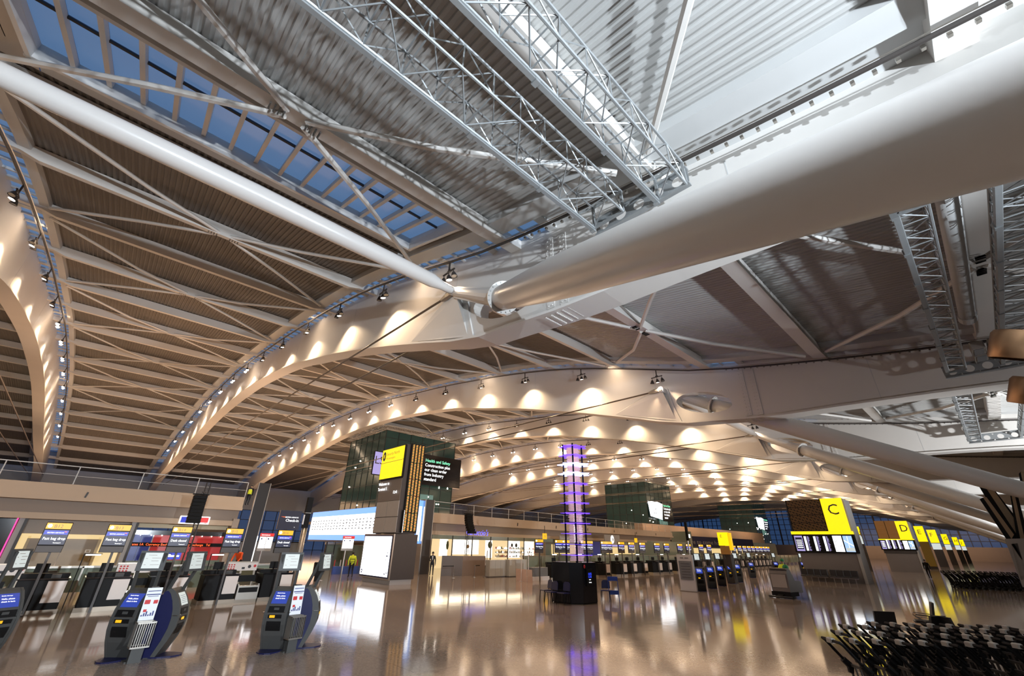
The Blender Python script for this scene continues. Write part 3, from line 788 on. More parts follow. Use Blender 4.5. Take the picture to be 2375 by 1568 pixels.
mb = MB(); mb.box(8.29, 8.57, 23.89, 24.11, 3.62, 3.66, 'steel'); mb.box(8.25, 8.3, 23.9, 24.0, 3.1, 3.55, 'paper'); t.w('band', mb)
mb = MB(); mb.box(8.1, 8.7, 23.8, 24.2, 0, .03, 'steel'); t.w('base_plate', mb)
t = Thing('overhead_sign', (13.4, 42, 3.9), 'dark square overhead sign with white check-in lettering in the gap', 'sign')
mb = MB(); mb.box(12.5, 14.28, 42, 42.2, 3.18, 4.68, 'navy'); t.w('panel', mb)
mb = MB(); mb.text('BRITISH AIRWAYS', (12.98, 41.98, 4.10), (1, 0, 0), (0, 0, 1), .135, 'text_white'); mb.text('Check-in', (13.05, 41.98, 3.80), (1, 0, 0), (0, 0, 1), .30, 'text_white'); mb.text('>', (13.85, 41.98, 3.32), (1, 0, 0), (0, 0, 1), .14, 'text_white'); t.w('lettering', mb)
mb = MB(); mb.add([(12.62, 41.98, 4.18), (12.95, 41.98, 4.12), (13.0, 41.98, 4.17)], [(0, 1, 2)], 'text_red'); t.w('ribbon_mark', mb)
mb = MB(); mb.bar((13.4, 42.3, 0), (13.4, 42.3, 4.5), .12, .12, 'dark_steel'); t.w('post', mb)
# things far back in the gap
mb = MB(); mb.box(10.5, 20.8, 58, 58.4, 0, 2.1, 'slate'); mb.box(10.5, 20.8, 57.8, 58.4, 2.1, 2.2, 'black'); tag(mb.build('passage_screen'), 'dark low screen wall at the back of the gap', 'screen wall')
t = Thing('glass_vestibule', (19.4, 50, 0), 'green tinted glass vestibule below the long lit billboard', 'vestibule')
mb = MB(); mb.box(18.6, 20.4, 46.0, 46.1, 0, 2.05, 'green_glass'); mb.box(20.35, 20.45, 38.6, 46, 0, 2.05, 'green_glass'); t.w('glass_wall', mb)
mb = MB(); mb.box(18.5, 20.5, 45.9, 46.2, 2.05, 2.25, 'steel'); mb.box(18.55, 18.65, 45.9, 46.2, 0, 2.3, 'dark_steel'); mb.box(19.4, 19.46, 45.9, 46.2, 0, 2.3, 'dark_steel'); t.w('frame', mb)
mb = MB(); mb.box(18.7, 20.3, 46.2, 46.3, 1.8, 2.2, 'shop_warm'); t.w('lit_transom', mb)

# ---------------- long backlit billboard facing the hall's near end
t = Thing('backlit_billboard', (20, 47.5, 2.4), 'long glowing white billboard with blue bands and rows of small figures', 'billboard')
mb = MB(); mb.box(20.02, 20.5, 38.8, 55.2, 2.30, 5.35, 'navy'); t.w('case', mb)
mb = MB(); mb.quad((20, 55.1, 2.95), (20, 38.9, 2.95), (20, 38.9, 4.80), (20, 55.1, 4.80), 'billboard_white'); t.w('white_face', mb)
mb = MB(); mb.quad((20, 55.1, 4.80), (20, 38.9, 4.80), (20, 38.9, 5.33), (20, 55.1, 5.33), 'billboard_blue'); mb.quad((20, 55.1, 2.45), (20, 38.9, 2.45), (20, 38.9, 2.95), (20, 55.1, 2.95), 'billboard_blue'); t.w('blue_band', mb)
mb = MB()
for r_ in range(4):
    for i in range(21):
        y = 54.4 - i * .74; z = 4.22 - r_ * .27
        if (r_, i) in ((0, 9), (2, 12)): mb.text('3', (19.97, y, z - .05), (0, -1, 0), (0, 0, 1), .62, 'mark_black')
        elif (r_, i) in ((0, 18), (2, 16)): mb.text('6', (19.97, y, z - .05), (0, -1, 0), (0, 0, 1), .62, 'mark_black')
        else: dz = random.choice((-.05, .03, .05, 0)); mb.bar((19.97, y, z + .1), (19.97, y - .22 - .1 * random.random(), z + .1 + dz), .02, .075, 'mark_black')
t.w('figures', mb)

# ================================================================ LIFT / OFFICE TOWERS IN DARK GLASS
def tower(k, lab, detail):
    x0 = AX(2) + 1.3 + BAY * k; x1 = x0 + 12.6; y0, y1 = 58.0, 70.0; zb, zt = (4.64 if k == 0 else 0.0), 17.3
    zr = 4.3
    t = Thing('glass_tower', (x0, y0, zb), lab, 'tower', 'dark glass towers rising to the roof')
    mb = MB(); mb.box(x0, x1, y0, y1, zb, zt, 'tower_glass'); t.w('glass_wall', mb)
    mb = MB()
    for i in range(6):
        z = zr + (zt - zr) * i / 6 + 1.1
        mb.box(x0 - .05, x1 + .05, y0 - .05, y1, z, z + .07, 'tower_frame')
    for i in range(7):
        x = x0 + (x1 - x0) * i / 6; mb.box(x - .04, x + .04, y0 - .06, y0, zb, zt, 'tower_frame')
        y = y0 + (y1 - y0) * i / 6; mb.box(x0 - .06, x0, y - .04, y + .04, zb, zt, 'tower_frame')
    t.w('mullions', mb)
    mb = MB()
    for (yy, aa) in ((x0, 'x'),):
        lattice(mb, (x0 - .4, y0 - .4, zt + .35), (x1 + .4, y0 - .4, zt + .35), .5, .5, 16, .05, .025)
        lattice(mb, (x0 - .4, y0 - .4, zt + .35), (x0 - .4, y1, zt + .35), .5, .5, 14, .05, .025)
    t.w('top_truss', mb)
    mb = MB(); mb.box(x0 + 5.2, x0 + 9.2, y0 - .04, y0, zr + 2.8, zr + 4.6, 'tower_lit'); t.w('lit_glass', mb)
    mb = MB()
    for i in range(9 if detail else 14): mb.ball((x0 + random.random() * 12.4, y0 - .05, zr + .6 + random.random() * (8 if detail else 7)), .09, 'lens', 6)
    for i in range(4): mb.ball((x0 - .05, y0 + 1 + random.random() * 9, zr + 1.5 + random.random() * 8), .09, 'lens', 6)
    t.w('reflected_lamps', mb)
    # screens hung on the near face
    s = Thing('hanging_screen', (x0 - 1.0, y0 - 1.4, 12), ['lilac hanging screen with grey letters beside the yellow totem', 'white hanging screen with grey letters on the second dark tower', 'small white hanging screen on the third dark tower'][min(k // 4, 2)], 'screen', 'hanging screens on the dark towers')
    if k == 0:
        q0, q1 = P(871, 1047, 1, 56.4), P(905, 1104, 1, 56.4)
        mb = MB(); mb.box(q0.x - .1, q1.x + 1.2, 56.4, 56.6, q1.z - .1, q0.z + .1, 'black'); s.w('case', mb)
        mb = MB(); mb.box(q0.x, q1.x + 1.1, 56.36, 56.4, q1.z, q0.z, 'screen_lilac'); s.w('face', mb)
        mb = MB(); mb.text('LS', (q0.x + .05, 56.34, q0.z - 1.6), (1, 0, 0), (0, 0, 1), 1.5, 'kiosk_grey'); s.w('lettering', mb)
        sx0, sx1, sz0, sz1 = P(980, 1075, 1, 57.8).x, P(1046, 1100, 1, 57.8).x, P(1010, 1121, 1, 57.8).z, P(1010, 1066, 1, 57.8).z
    else:
        mb = MB(); mb.add([(x0 - 1.2, y0 - 1, 12.6), (x0 - .6, y0 - 1, 9.2), (x0 + 5.0, y0 - 1, 8.6), (x0 + 5.9, y0 - 1, 12.3), (x0 + 3.4, y0 - 1, 12.7)], [(0, 1, 2, 3, 4)], 'poster_white'); s.w('face', mb)
        mb = MB(); mb.text('ILS', (x0 + .5, y0 - 1.05, 9.9), (1, 0, 0), (0, 0, 1), 1.7, 'kiosk_grey'); s.w('lettering', mb)
        mb = MB(); mb.box(x0 - .6, x0 + 5.2, y0 - .95, y0 - .8, 9.0, 12.3, 'black'); s.w('case', mb)
        sx0, sx1, sz0, sz1 = x0 + 6.3, x0 + 10.5, 8.8, 12.5
    s = Thing('video_screen', (sx0, y0 - .3, sz0), ['black video screen with a green heading and white safety text, right of the totem', 'black video screen with green and white lines on the second dark tower', 'tiny black video screen on the third dark tower'][min(k // 4, 2)], 'screen', 'video screens on the dark towers')
    mb = MB(); mb.box(sx0 - .6, sx1 + (1.3 if k == 0 else .1), y0 - .95, y0 - .75, sz0 - .5, sz1 + .4, 'blackgloss'); s.w('case', mb)
    H_ = (sz1 - sz0) / 5.2; mb = MB(); mb.text('Health and Safety', (sx0, y0 - .97, sz1 - H_), (1, 0, 0), (0, 0, 1), H_ * .95, 'text_green', 0, (sx1 - sx0) / (H_ * .95) / 8.4); s.w('heading', mb)
    mb = MB()
    for i, tx in enumerate(('Construction plus', 'our clean order', 'from Industry', 'standard')): mb.text(tx, (sx0, y0 - .97, sz1 - H_ * (2 + i)), (1, 0, 0), (0, 0, 1), H_ * .95, 'text_white', 0, (sx1 - sx0) / (H_ * .95) / 8.6)
    s.w('body_text', mb)
tower(0, 'dark green glass tower behind the yellow totem, reaching the roof', True)
tower(4, 'dark glass tower in mid distance right of the purple column', False)
tower(8, 'smallest dark glass tower, farthest away above the desks', False)
# ================================================================ SELF-SERVICE KIOSKS (local +x is the front)
def kiosk(name, loc, rz, lab, lit=True, fwd=0.0, mrot=0.0):
    t = Thing(name, loc, lab, 'check-in kiosk', 'self-service check-in kiosks', rz)
    prof = [(-.16, .0), (.04, .0), (.10, .12), (.20, .32), (.275, .55), (.29, .75), (.25, .95), (.17, 1.12), (.06, 1.27), (-.03, 1.33), (-.12, 1.31), (-.16, 1.18), (-.20, .6)]
    mb = MB(); w = .27
    for s in (-1, 1):                              # two grey cheeks
        mb.prism(prof, lambda u, v, q: (u, q, v), s * w, s * (w - .05), 'kiosk_grey')
    front = prof[1:10]
    for a, b in zip(front, front[1:]): mb.quad((a[0] - .012, -w, a[1]), (b[0] - .012, -w, b[1]), (b[0] - .012, w, b[1]), (a[0] - .012, w, a[1]), 'kiosk_grey')
    t.p('front_shell', mb, smooth=False)
    mb = MB(); inner = [(u * .72 - .02, v * .95 + .02) for u, v in prof]
    mb.prism(inner, lambda u, v, q: (u - .05, q, v), -w - .012, w + .012, 'kiosk_navy'); mb.box(-.42, -.1, -.20, .20, .02, 1.2, 'kiosk_navy'); t.p('navy_casing', mb)
    def on_front(z, d):                            # point on the curved front at height z
        for a, b in zip(front, front[1:]):
            if a[1] <= z <= b[1]: f = (z - a[1]) / (b[1] - a[1]); return a[0] + (b[0] - a[0]) * f + d
        return front[-1][0] + d
    def patch(z0, z1, hw, m, d=.004):
        mb = MB(); n = 4
        for i in range(n):
            a = z0 + (z1 - z0) * i / n; b = z0 + (z1 - z0) * (i + 1) / n
            mb.quad((on_front(a, d), -hw, a), (on_front(a, d), hw, a), (on_front(b, d), hw, b), (on_front(b, d), -hw, b), m)
        return mb
    mb = patch(.98, 1.23, .185, 'screen_blue' if lit else 'screen_pale')
    a, b = 1.18, 1.0; ux = Vector((0, 1, 0)); up = Vector((on_front(a, 0) - on_front(b, 0), 0, a - b)).normalized()
    if lit:
        for z, tx, sz in ((1.185, 'British Airways', .03), (1.125, 'Hello, please', .043), (1.075, 'check in here', .043)):
            mb.text(tx, (on_front(z, .008), -.12, z), ux, up, sz, 'text_white')
    else:
        for i in range(5): mb.box(on_front(1.17 - i * .035, .006), on_front(1.17 - i * .035, .008), -.13, .13, 1.165 - i * .035, 1.172 - i * .035, 'mark_blue')
    scr = t.p('touch_screen', mb, label='glowing blue touch screen' if lit else 'pale lit touch screen')
    mb = patch(.80, .93, .19, 'black', .006); mb.box(on_front(.87, .008), on_front(.87, .012), -.06, .06, .85, .90, 'kiosk_grey'); t.p('ticket_slot', mb)
    mb = patch(.68, .76, .16, 'black', .006); mb.box(on_front(.72, .006), on_front(.72, .02), -.12, 0, .695, .745, 'amber_sign'); t.p('card_reader', mb)
    t.p('service_hatch', patch(.42, .62, .17, 'black'))
    mb = MB(); mb.prism([(-.25, -.26), (.10, -.28), (.34, -.22), (.46, -.10), (.48, .02), (.44, .14), (.30, .22), (.10, .28), (-.25, .26)], lambda u, v, q: (u, v, q), 0, .025, 'kiosk_navy'); t.p('foot_plate', mb)
    mb = MB()                                       # monitor on two raking posts
    cm, sm = cos(mrot), sin(mrot)
    def tw(p): return (p[0] * cm - p[1] * sm, p[0] * sm + p[1] * cm, p[2])
    for s in (-1, 1):
        m2 = MB(); m2.bar(tw((-.16, s * .20, 1.05)), tw((-.12 + fwd, s * .22, 2.05)), .05, .06, 'kiosk_grey'); t.p('post', m2)
    def lean(u, v, q): return tw((-.10 + fwd - .10 * (v - 1.7) + q, u, v))
    mb.prism([(-.27, 1.68), (.27, 1.68), (.27, 2.10), (-.27, 2.10)], lambda u, v, q: lean(u, v, q), -.06, .0, 'kiosk_grey')
    mon = t.p('monitor', mb)
    mb = MB(); q = .004; a = [lean(-.17, 1.73, q), lean(.17, 1.73, q), lean(.17, 2.06, q), lean(-.17, 2.06, q)]; mb.quad(*a, 'screen_pale')
    for i, (u0, u1, v) in enumerate(((-.1, .06, 2.0), (-.02, .15, 1.94), (-.14, -.1, 1.93), (-.02, .12, 1.88), (-.14, -.1, 1.80), (-.02, .15, 1.80))):
        mb.quad(lean(u0, v, .006), lean(u1, v, .006), lean(u1, v + .012, .006), lean(u0, v + .012, .006), 'panel_grey')
    t.p('screen', mb, mon)
    mb = MB(); mb.bar((.22, -.33, .80), (.22, .33, .80), .10, .012, 'chrome'); t.p('shelf', mb)
    return t.o
K1 = kiosk('check_in_kiosk', (1.62, 14.12, 0), radians(228), 'navy and grey check-in kiosk with blue screen, left one of the left pair', True, .10, radians(30))
def kcopy(src, loc, rz, lab):
    o = copy_tree(src); o.location = loc; o.rotation_euler = (0, 0, rz); o['label'] = lab; return o
kcopy(K1, (4.42, 12.98, 0), radians(230), 'navy and grey check-in kiosk with blue screen, left one of the second pair')
K2 = kiosk('check_in_kiosk', (2.28, 13.92, 0), radians(-28), 'navy check-in kiosk turned right with pale screen, right one of the left pair', False, .40, radians(-26))
kcopy(K2, (5.08, 12.96, 0), radians(-26), 'navy check-in kiosk turned right with pale screen, right one of the second pair')
kcopy(K1, (-.60, 15.40, 0), radians(300), 'dark check-in kiosk cut off by the left edge of the picture')
def poster(loc, rz, lab, lab2):
    t = Thing('poster_stand', loc, lab, 'poster stand', 'poster stands of the kiosk pairs', rz)
    mb = MB(); mb.bar((0, 0, 0), (0, 0, 1.38), .14, .10, 'kiosk_grey'); mb.box(-.2, .2, -.15, .15, 0, .02, 'kiosk_grey'); t.p('post', mb)
    mb = MB(); mb.bar((.10, 0, .74), (.06, 0, 1.36), .28, .012, 'paper', up=(1, 0, 0))
    f = lambda u, v: (.112 - .04 * (v - .74) / .62 + .004, u, v)
    def rect(u0, u1, v0, v1, m): mb.quad(f(u0, v0), f(u1, v0), f(u1, v1), f(u0, v1), m)
    rect(-.12, .12, 1.29, 1.305, 'mark_blue'); rect(-.13, .13, 1.22, 1.24, 'mark_blue'); rect(-.1, .1, 1.19, 1.2, 'mark_blue')
    rect(-.12, -.02, 1.05, 1.13, 'mark_red'); rect(.04, .12, 1.05, 1.12, 'mark_red'); rect(-.1, -.04, .90, .95, 'mark_red')
    for i in range(6): rect(-.12 + .04 * i, -.095 + .04 * i, .82, .82 + .03 + .03 * (i % 3), 'mark_blue')
    t.p('poster', mb)
    b = Thing('wire_bin', loc, lab2, 'bin', 'wire bins of the kiosk pairs', rz)
    mb = MB(); x0, x1, w = .12, .36, .16
    for z in (.28, .72): 
        for p, q in (((x0, -w), (x1, -w)), ((x1, -w), (x1, w)), ((x1, w), (x0, w)), ((x0, w), (x0, -w))): mb.bar((*p, z), (*q, z), .02, .03, 'steel')
    mb.build('rim', b.o)
    mb = MB()
    for i in range(9):
        u = -w + 2 * w * i / 8; mb.bar((x1, u, .28), (x1, u, .72), .012, .012, 'steel')
        v = x0 + (x1 - x0) * i / 8; mb.bar((v, -w, .28), (v, -w, .72), .012, .012, 'steel'); mb.bar((v, w, .28), (v, w, .72), .012, .012, 'steel')
    mb.build('wires', b.o)
    mb = MB(); mb.box(x0, x1, -w, w, .27, .29, 'dark_steel'); mb.box(x0 + .05, x1 - .08, -w + .05, w - .05, 0, .27, 'kiosk_grey'); mb.build('base', b.o)
poster((1.80, 13.72, 0), radians(275), 'white poster with red symbols standing in the left kiosk pair', 'grey wire bin below the poster of the left kiosk pair')
poster((4.64, 12.74, 0), radians(278), 'white poster with red symbols standing in the second kiosk pair', 'grey wire bin below the poster of the second kiosk pair')
far_k = [(29.7, 13.9, 'first'), (32.3, 14.35, 'second'), (35.1, 14.85, 'third'), (38.3, 15.4, 'fourth'), (40.5, 15.7, 'fifth')]
for x, y, n in far_k: kcopy(K1, (x, y, 0), radians(210), 'navy check-in kiosk in the mid-distance row, %s beyond the white information board' % n)
for x, y, n in ((48.0, 17.3, 'left of the cleaning machine'), (54.0, 17.0, 'just behind the cleaning machine'), (58.0, 15.6, 'beside the grey wall of the row C sign')): kcopy(K1, (x, y, 0), radians(215), 'small distant check-in kiosk %s' % n)

# ================================================================ BAG DROP DESKS AND THEIR SIGNS
def desk(x, lab, panel=.45):
    t = Thing('bag_drop_desk', (x, 23.2, 0), lab, 'check-in desk', 'bag drop desks')
    mb = MB(); mb.bbox(-.62, .62, -.35, .55, .14, 1.02, 'black', .015); t.p('body', mb)
    mb = MB(); mb.box(-.66, .66, -.40, .60, 0, .14, 'plinth'); t.p('plinth', mb)
    mb = MB(); mb.box(-.66, .66, -.38, .6, 1.02, 1.06, 'blackgloss'); mb.box(-.62, .62, .25, .6, 1.06, 1.18, 'black'); t.p('top', mb)
    mb = MB(); mb.box(panel - .32, panel + .16, -.375, -.352, .34, .98, 'white_panel'); t.p('white_panel', mb)
    mb = MB(); mb.box(-.35, .0, .0, .04, 1.22, 1.5, 'black'); mb.box(-.2, -.15, 0, .05, 1.06, 1.25, 'black'); mb.box(.15, .4, -.1, .15, 1.06, 1.16, 'kiosk_grey'); t.p('terminal', mb)
    return t.o
def conveyor(x, lab):
    t = Thing('baggage_conveyor', (x, 23.2, 0), lab, 'conveyor', 'baggage conveyors between the desks')
    mb = MB(); mb.box(-.42, .42, -.3, 2.6, .0, .32, 'plinth'); t.p('frame', mb)
    mb = MB(); mb.box(-.34, .34, -.28, 2.6, .32, .36, 'belt'); t.p('belt', mb)
    mb = MB()
    for s in (-.42, .36): mb.box(s, s + .06, -.3, 2.6, .32, .66, 'steel')
    mb.box(-.42, .42, .5, .56, .70, .95, 'black'); t.p('side_guard', mb)
    mb = MB(); mb.bbox(-.42, .42, -.36, -.30, .1, .62, 'steel', .01); mb.box(-.36, .36, -.375, -.36, .36, .54, 'black'); t.p('weigh_front', mb)
def dsign(x, y, code, msg, lab, k=0):
    t = Thing('desk_sign', (x, y, 0), lab, 'desk sign', 'lit signs over the bag drop desks')
    w = .33
    mb = MB(); mb.bar((.06, .05, 0), (.06, .05, 2.1), .07, .07, 'dark_steel'); t.p('pole', mb)
    mb = MB(); mb.bbox(-w, w, -.04, .06, 1.86, 2.80, 'black', .01); mb.box(-w + .01, w - .01, -.05, -.04, 1.87, 2.06, 'dark_steel'); t.p('case', mb)
    mb = MB(); mb.box(-w + .015, w - .015, -.06, -.045, 2.585, 2.775, 'amber_sign')
    mb.text(code, (-.12, -.064, 2.62), (1, 0, 0), (0, 0, 1), .15, 'tan_fin'); mb.ball((-.225, -.06, 2.68), .06, 'text_white', 8, (1, .2, 1)); t.p('yellow_header', mb)
    mb = MB(); mb.box(-w + .015, w - .015, -.055, -.045, 2.10, 2.56, 'screen_navy')
    mb.box(-w + .03, w - .03, -.06, -.055, 2.41, 2.54, 'band_blue'); mb.text('BRITISH AIRWAYS', (-.22, -.064, 2.45), (1, 0, 0), (0, 0, 1), .052, 'text_white')
    mb.add([(.19, -.064, 2.51), (.27, -.064, 2.51), (.24, -.064, 2.48)], [(0, 1, 2)], 'text_red')
    mb.text(msg, (-.27, -.064, 2.25), (1, 0, 0), (0, 0, 1), .115, 'text_white', 0, .9)
    mb.text('Terminal 5', (.02, -.064, 2.14), (1, 0, 0), (0, 0, 1), .045, 'text_white'); t.p('display', mb)
    return t.o
SX = [(-.36, 'B12', 'Fast bag drop'), (1.27, 'B13', 'Fast bag drop'), (3.2, 'B14', 'Desk closed'), (5.06, 'B15', 'Fast bag drop'), (7.12, 'B16', 'Desk closed')]
for x, c, m in SX:
    dsign(x, 22.5, c, m, 'lit desk sign %s with yellow header reading %s' % (c, m))
for x, lab in ((-.15, 'black desk with white front panel under sign B12'), (1.55, 'black desk with white front panel under sign B13'), (3.4, 'black desk behind the left kiosk pair, under sign B14'), (5.15, 'black desk with white front panel under sign B15'), (7.35, 'black desk behind the second kiosk pair, under sign B16')): desk(x, lab)
for x, lab in ((-1.5, 'baggage conveyor at the left edge, left of desk B12'), (2.5, 'baggage conveyor between the desks B13 and B14'), (6.25, 'steel baggage conveyor right of the desk under sign B15')): conveyor(x, lab)
for x, lab in ((-1.35, 'low notice strip with pictures left of desk B12'), (2.35, 'low notice strip with small pictures behind the left kiosk pair'), (6.05, 'low notice strip with baggage pictures right of desk B15')):
    t = Thing('notice_strip', (x, 23.9, 0), lab, 'notice', 'baggage notice strips')
    mb = MB(); mb.box(-.62, .62, -.02, .02, 1.12, 1.44, 'white_panel'); mb.box(-.64, .64, -.03, .03, 1.44, 1.48, 'plinth')
    for i in range(9): mb.box(-.55 + .1 * (i % 3), -.49 + .1 * (i % 3), -.025, -.02, 1.17 + .08 * (i // 3), 1.22 + .08 * (i // 3), 'mark_red')
    mb.box(.0, .12, -.025, -.02, 1.18, 1.26, 'mark_black'); mb.ball((.3, -.022, 1.28), .07, 'mark_black', 8, (1, .1, 1)); mb.ball((.52, -.022, 1.3), .06, 'mark_red', 8, (1, .1, 1)); t.p('board', mb)
    for s in (-.55, 0, .55):
        mb = MB(); mb.box(s - .04, s + .04, 0, .06, 0, 1.12, 'plinth'); t.p('leg', mb)
for x, y, lab in ((.9, 24.2, 'short white task light left of sign B13'), (3.1, 24.2, 'short white task light below sign B14'), (5.05, 24.2, 'short white task light below sign B15')):
    t = Thing('task_light', (x, y, 0), lab, 'task light', 'task lights on the desks')
    mb = MB(); mb.bar((-.22, 0, 1.74), (.22, 0, 1.74), .05, .05, 'white_light'); t.p('tube', mb)
    mb = MB(); mb.bar((-.26, 0, 0), (-.26, 0, 1.77), .03, .03, 'black'); mb.bar((-.26, 0, 1.775), (.26, 0, 1.775), .06, .02, 'black'); t.p('stand', mb)
for x, y, rz, lab in ((.0, 25.6, .4, 'black office chair behind the desk B12'), (3.9, 25.5, 1.2, 'black office chair behind the left kiosk pair'), (7.3, 25.0, 2.2, 'black office chair behind desk B16')):
    t = Thing('office_chair', (x, y, 0), lab, 'chair', 'office chairs behind the desks', rz)
    mb = MB(); mb.bbox(-.25, .25, -.25, .25, .45, .53, 'seat_black', .03); t.p('seat', mb)
    mb = MB(); mb.bbox(-.23, .23, .22, .30, .6, 1.15, 'seat_black', .03); mb.box(-.03, .03, .25, .3, .5, .65, 'black'); t.p('backrest', mb)
    mb = MB(); mb.tube([(0, 0, .06), (0, 0, .45)], .03, 'black'); 
    for i in range(5): mb.bar((0, 0, .08), (.3 * cos(i * 1.257), .3 * sin(i * 1.257), .04), .04, .03, 'black')
    t.p('pedestal', mb)
# glass screen behind the desks
t = Thing('glass_screen', (2, 27.6, 0), 'low greenish glass screen on a steel rail behind the bag drop desks', 'glass screen')
mb = MB(); mb.box(-3, 8.6, 27.55, 27.6, .25, 1.15, 'green_glass'); t.w('glass', mb)
mb = MB(); mb.box(-3, 8.6, 27.5, 27.65, 1.15, 1.23, 'steel')
for i in range(7): mb.box(-3 + i * 1.92, -2.94 + i * 1.92, 27.5, 27.65, 0, 1.2, 'steel')
t.w('rail', mb)
for x, y, lab, ww in ((8.5, 30, 'white two-panel notice board with red header right of the dark pillar', .38), (14.45, 32, 'white two-panel notice board with red header above the man in yellow', .42)):
    t = Thing('notice_board', (x, y, 0), lab, 'notice board', 'red-headed notice boards')
    mb = MB(); mb.box(-ww, ww, 0, .06, 1.78, 2.72, 'panel_grey'); t.p('case', mb)
    mb = MB(); mb.box(-ww, ww, -.02, 0, 2.56, 2.72, 'red_header'); mb.text('International', (-.3, -.025, 2.60), (1, 0, 0), (0, 0, 1), .09, 'text_white'); t.p('header', mb)
    mb = MB()
    for u0, u1 in ((-ww + .03, -.02), (.02, ww - .03)): mb.box(u0, u1, -.02, 0, 1.93, 2.52, 'poster_white'); mb.box(u0 + .05, u0 + .13, -.03, -.02, 2.38, 2.46, 'mark_blue')
    t.p('page', mb)
    mb = MB(); mb.bar((-.1, .03, 0), (-.1, .03, 1.8), .09, .06, 'steel'); t.p('post', mb)
for x, y, lab in ((11.3, 32, 'small white paper stand left of the second pair of kiosks'), (13.0, 32.2, 'small white paper stand left of the man in yellow')):
    t = Thing('paper_stand', (x, y, 0), lab, 'stand', 'small paper stands')
    mb = MB(); mb.bar((0, 0, 0), (0, 0, .5), .03, .03, 'steel'); mb.box(-.15, .15, -.15, .15, 0, .02, 'steel'); t.p('post', mb)
    mb = MB(); mb.box(-.22, -.02, -.02, 0, .5, .95, 'poster_white'); mb.box(.02, .22, -.02, 0, .5, .98, 'poster_white'); t.p('sheet', mb)
t = Thing('barrier_bench', (17.6, 37.5, 0), 'blue barrier with red and white posts behind the man in yellow', 'barrier')
mb = MB(); mb.box(16.0, 18.6, 37.4, 37.6, 0, .55, 'blue_frame'); t.w('board', mb)
mb = MB()
for i in range(6): mb.bar((16.1 + .48 * i, 37.5, .5), (16.1 + .48 * i, 37.5, 1.0), .08, .05, 'paper' if i % 2 else 'red_plastic')
t.w('posts', mb)
t = Thing('passage_kiosk', (12.6, 31, 0), 'black seat machine beside the paper stands', 'machine')
mb = MB(); mb.bbox(12.35, 12.85, 31.6, 32.0, .3, 1.1, 'black', .04); mb.box(12.5, 12.7, 31.7, 31.9, 0, .3, 'black'); t.w('body', mb)

# ---------------- the long row of distant desks
far_px = [(1250, 1250), (1295, 1252), (1312, 1254), (1354, 1255), (1366, 1255), (1400, 1256), (1411, 1257), (1440, 1257), (1464, 1258), (1490, 1258), (1525, 1259), (1548, 1259), (1580, 1260), (1601, 1261), (1631, 1262), (1650, 1262), (1695, 1263), (1710, 1264), (1724, 1265), (1736, 1265), (1747, 1266), (1757, 1266), (1767, 1267), (1776, 1268), (1785, 1268), (1793, 1268)]
fs0 = fd0 = ft0 = None; lastx = 0
for i, (px, py) in enumerate(far_px):
    x = P(px, py, 1, 24.4).x; y = 24.4 + max(0, x - 36) * .02
    lab = 'distant lit desk sign with yellow top, %s counting from the purple column' % ORD[i]
    if fs0 is None: fs0 = dsign(x, y, 'A10', 'Fast bag drop', lab); o = fs0
    else: o = copy_tree(fs0); o.location = (x, y, 0); o['label'] = lab
    o['group'] = 'small desk signs of the distant desk row'; o.rotation_euler = (0, 0, -.45)
    yd = y + .6
    if x - lastx < 1.5 or i == 0: continue
    lastx = x
    lab = 'distant black desk with white panel, %s counting from the purple column' % ORD[i]
    if fd0 is None: fd0 = desk(x, lab); o = fd0
    else: o = copy_tree(fd0); o['label'] = lab
    o.location = (x + .3, yd, 0); o['group'] = 'desks of the distant row'; o.rotation_euler = (0, 0, -.35)
    if i % 2:
        lab = 'white task light in the distant desk row near the %s sign' % ORD[i]
        if ft0 is None:
            t = Thing('task_light', (x, yd, 0), lab, 'task light', 'task lights of the distant desks'); ft0 = o = t.o
            mb = MB(); mb.bar((-.25, 0, 1.72), (.25, 0, 1.72), .06, .06, 'white_light'); t.p('tube', mb)
            mb = MB(); mb.bar((0, 0, 0), (0, 0, 1.76), .04, .04, 'black'); t.p('stand', mb)
        else: o = copy_tree(ft0); o['label'] = lab
        o.location = (x + .5, yd + .3, 0)
t = Thing('glass_screen', (60, 29, 0), 'long greenish glass screen behind the distant desk row', 'glass screen')
mb = MB(); mb.box(29, 120, 29.0, 29.05, .3, 1.5, 'green_glass'); t.w('glass', mb)
mb = MB(); mb.box(29, 120, 28.95, 29.1, 1.5, 1.54, 'steel')
for i in range(40): mb.box(29 + i * 2.3, 29.05 + i * 2.3, 28.95, 29.1, 0, 1.5, 'steel')
t.w('posts', mb)
for x, y, t_, lab in ((P(1264, 1247, 1, 36).x, 36, '9', 'small amber sign hung above the shop counter'), (P(1474, 1240, 1, 38.5).x, 38.5, '?', 'small amber sign with a symbol above the distant desks')):
    t = Thing('amber_sign', (x, y, 3), lab, 'sign', 'small amber signs')
    mb = MB(); mb.box(x - .32, x + .32, y, y + .1, 3.0, 3.6, 'amber_sign'); t.w('panel', mb)
    mb = MB(); mb.text(t_, (x - .12, y - .01, 3.12), (1, 0, 0), (0, 0, 1), .45, 'tan_fin'); t.w('symbol', mb)
    mb = MB(); mb.bar((x, y + .05, 3.6), (x, y + .05, 4.4), .05, .05, 'dark_steel'); t.w('hanger', mb)
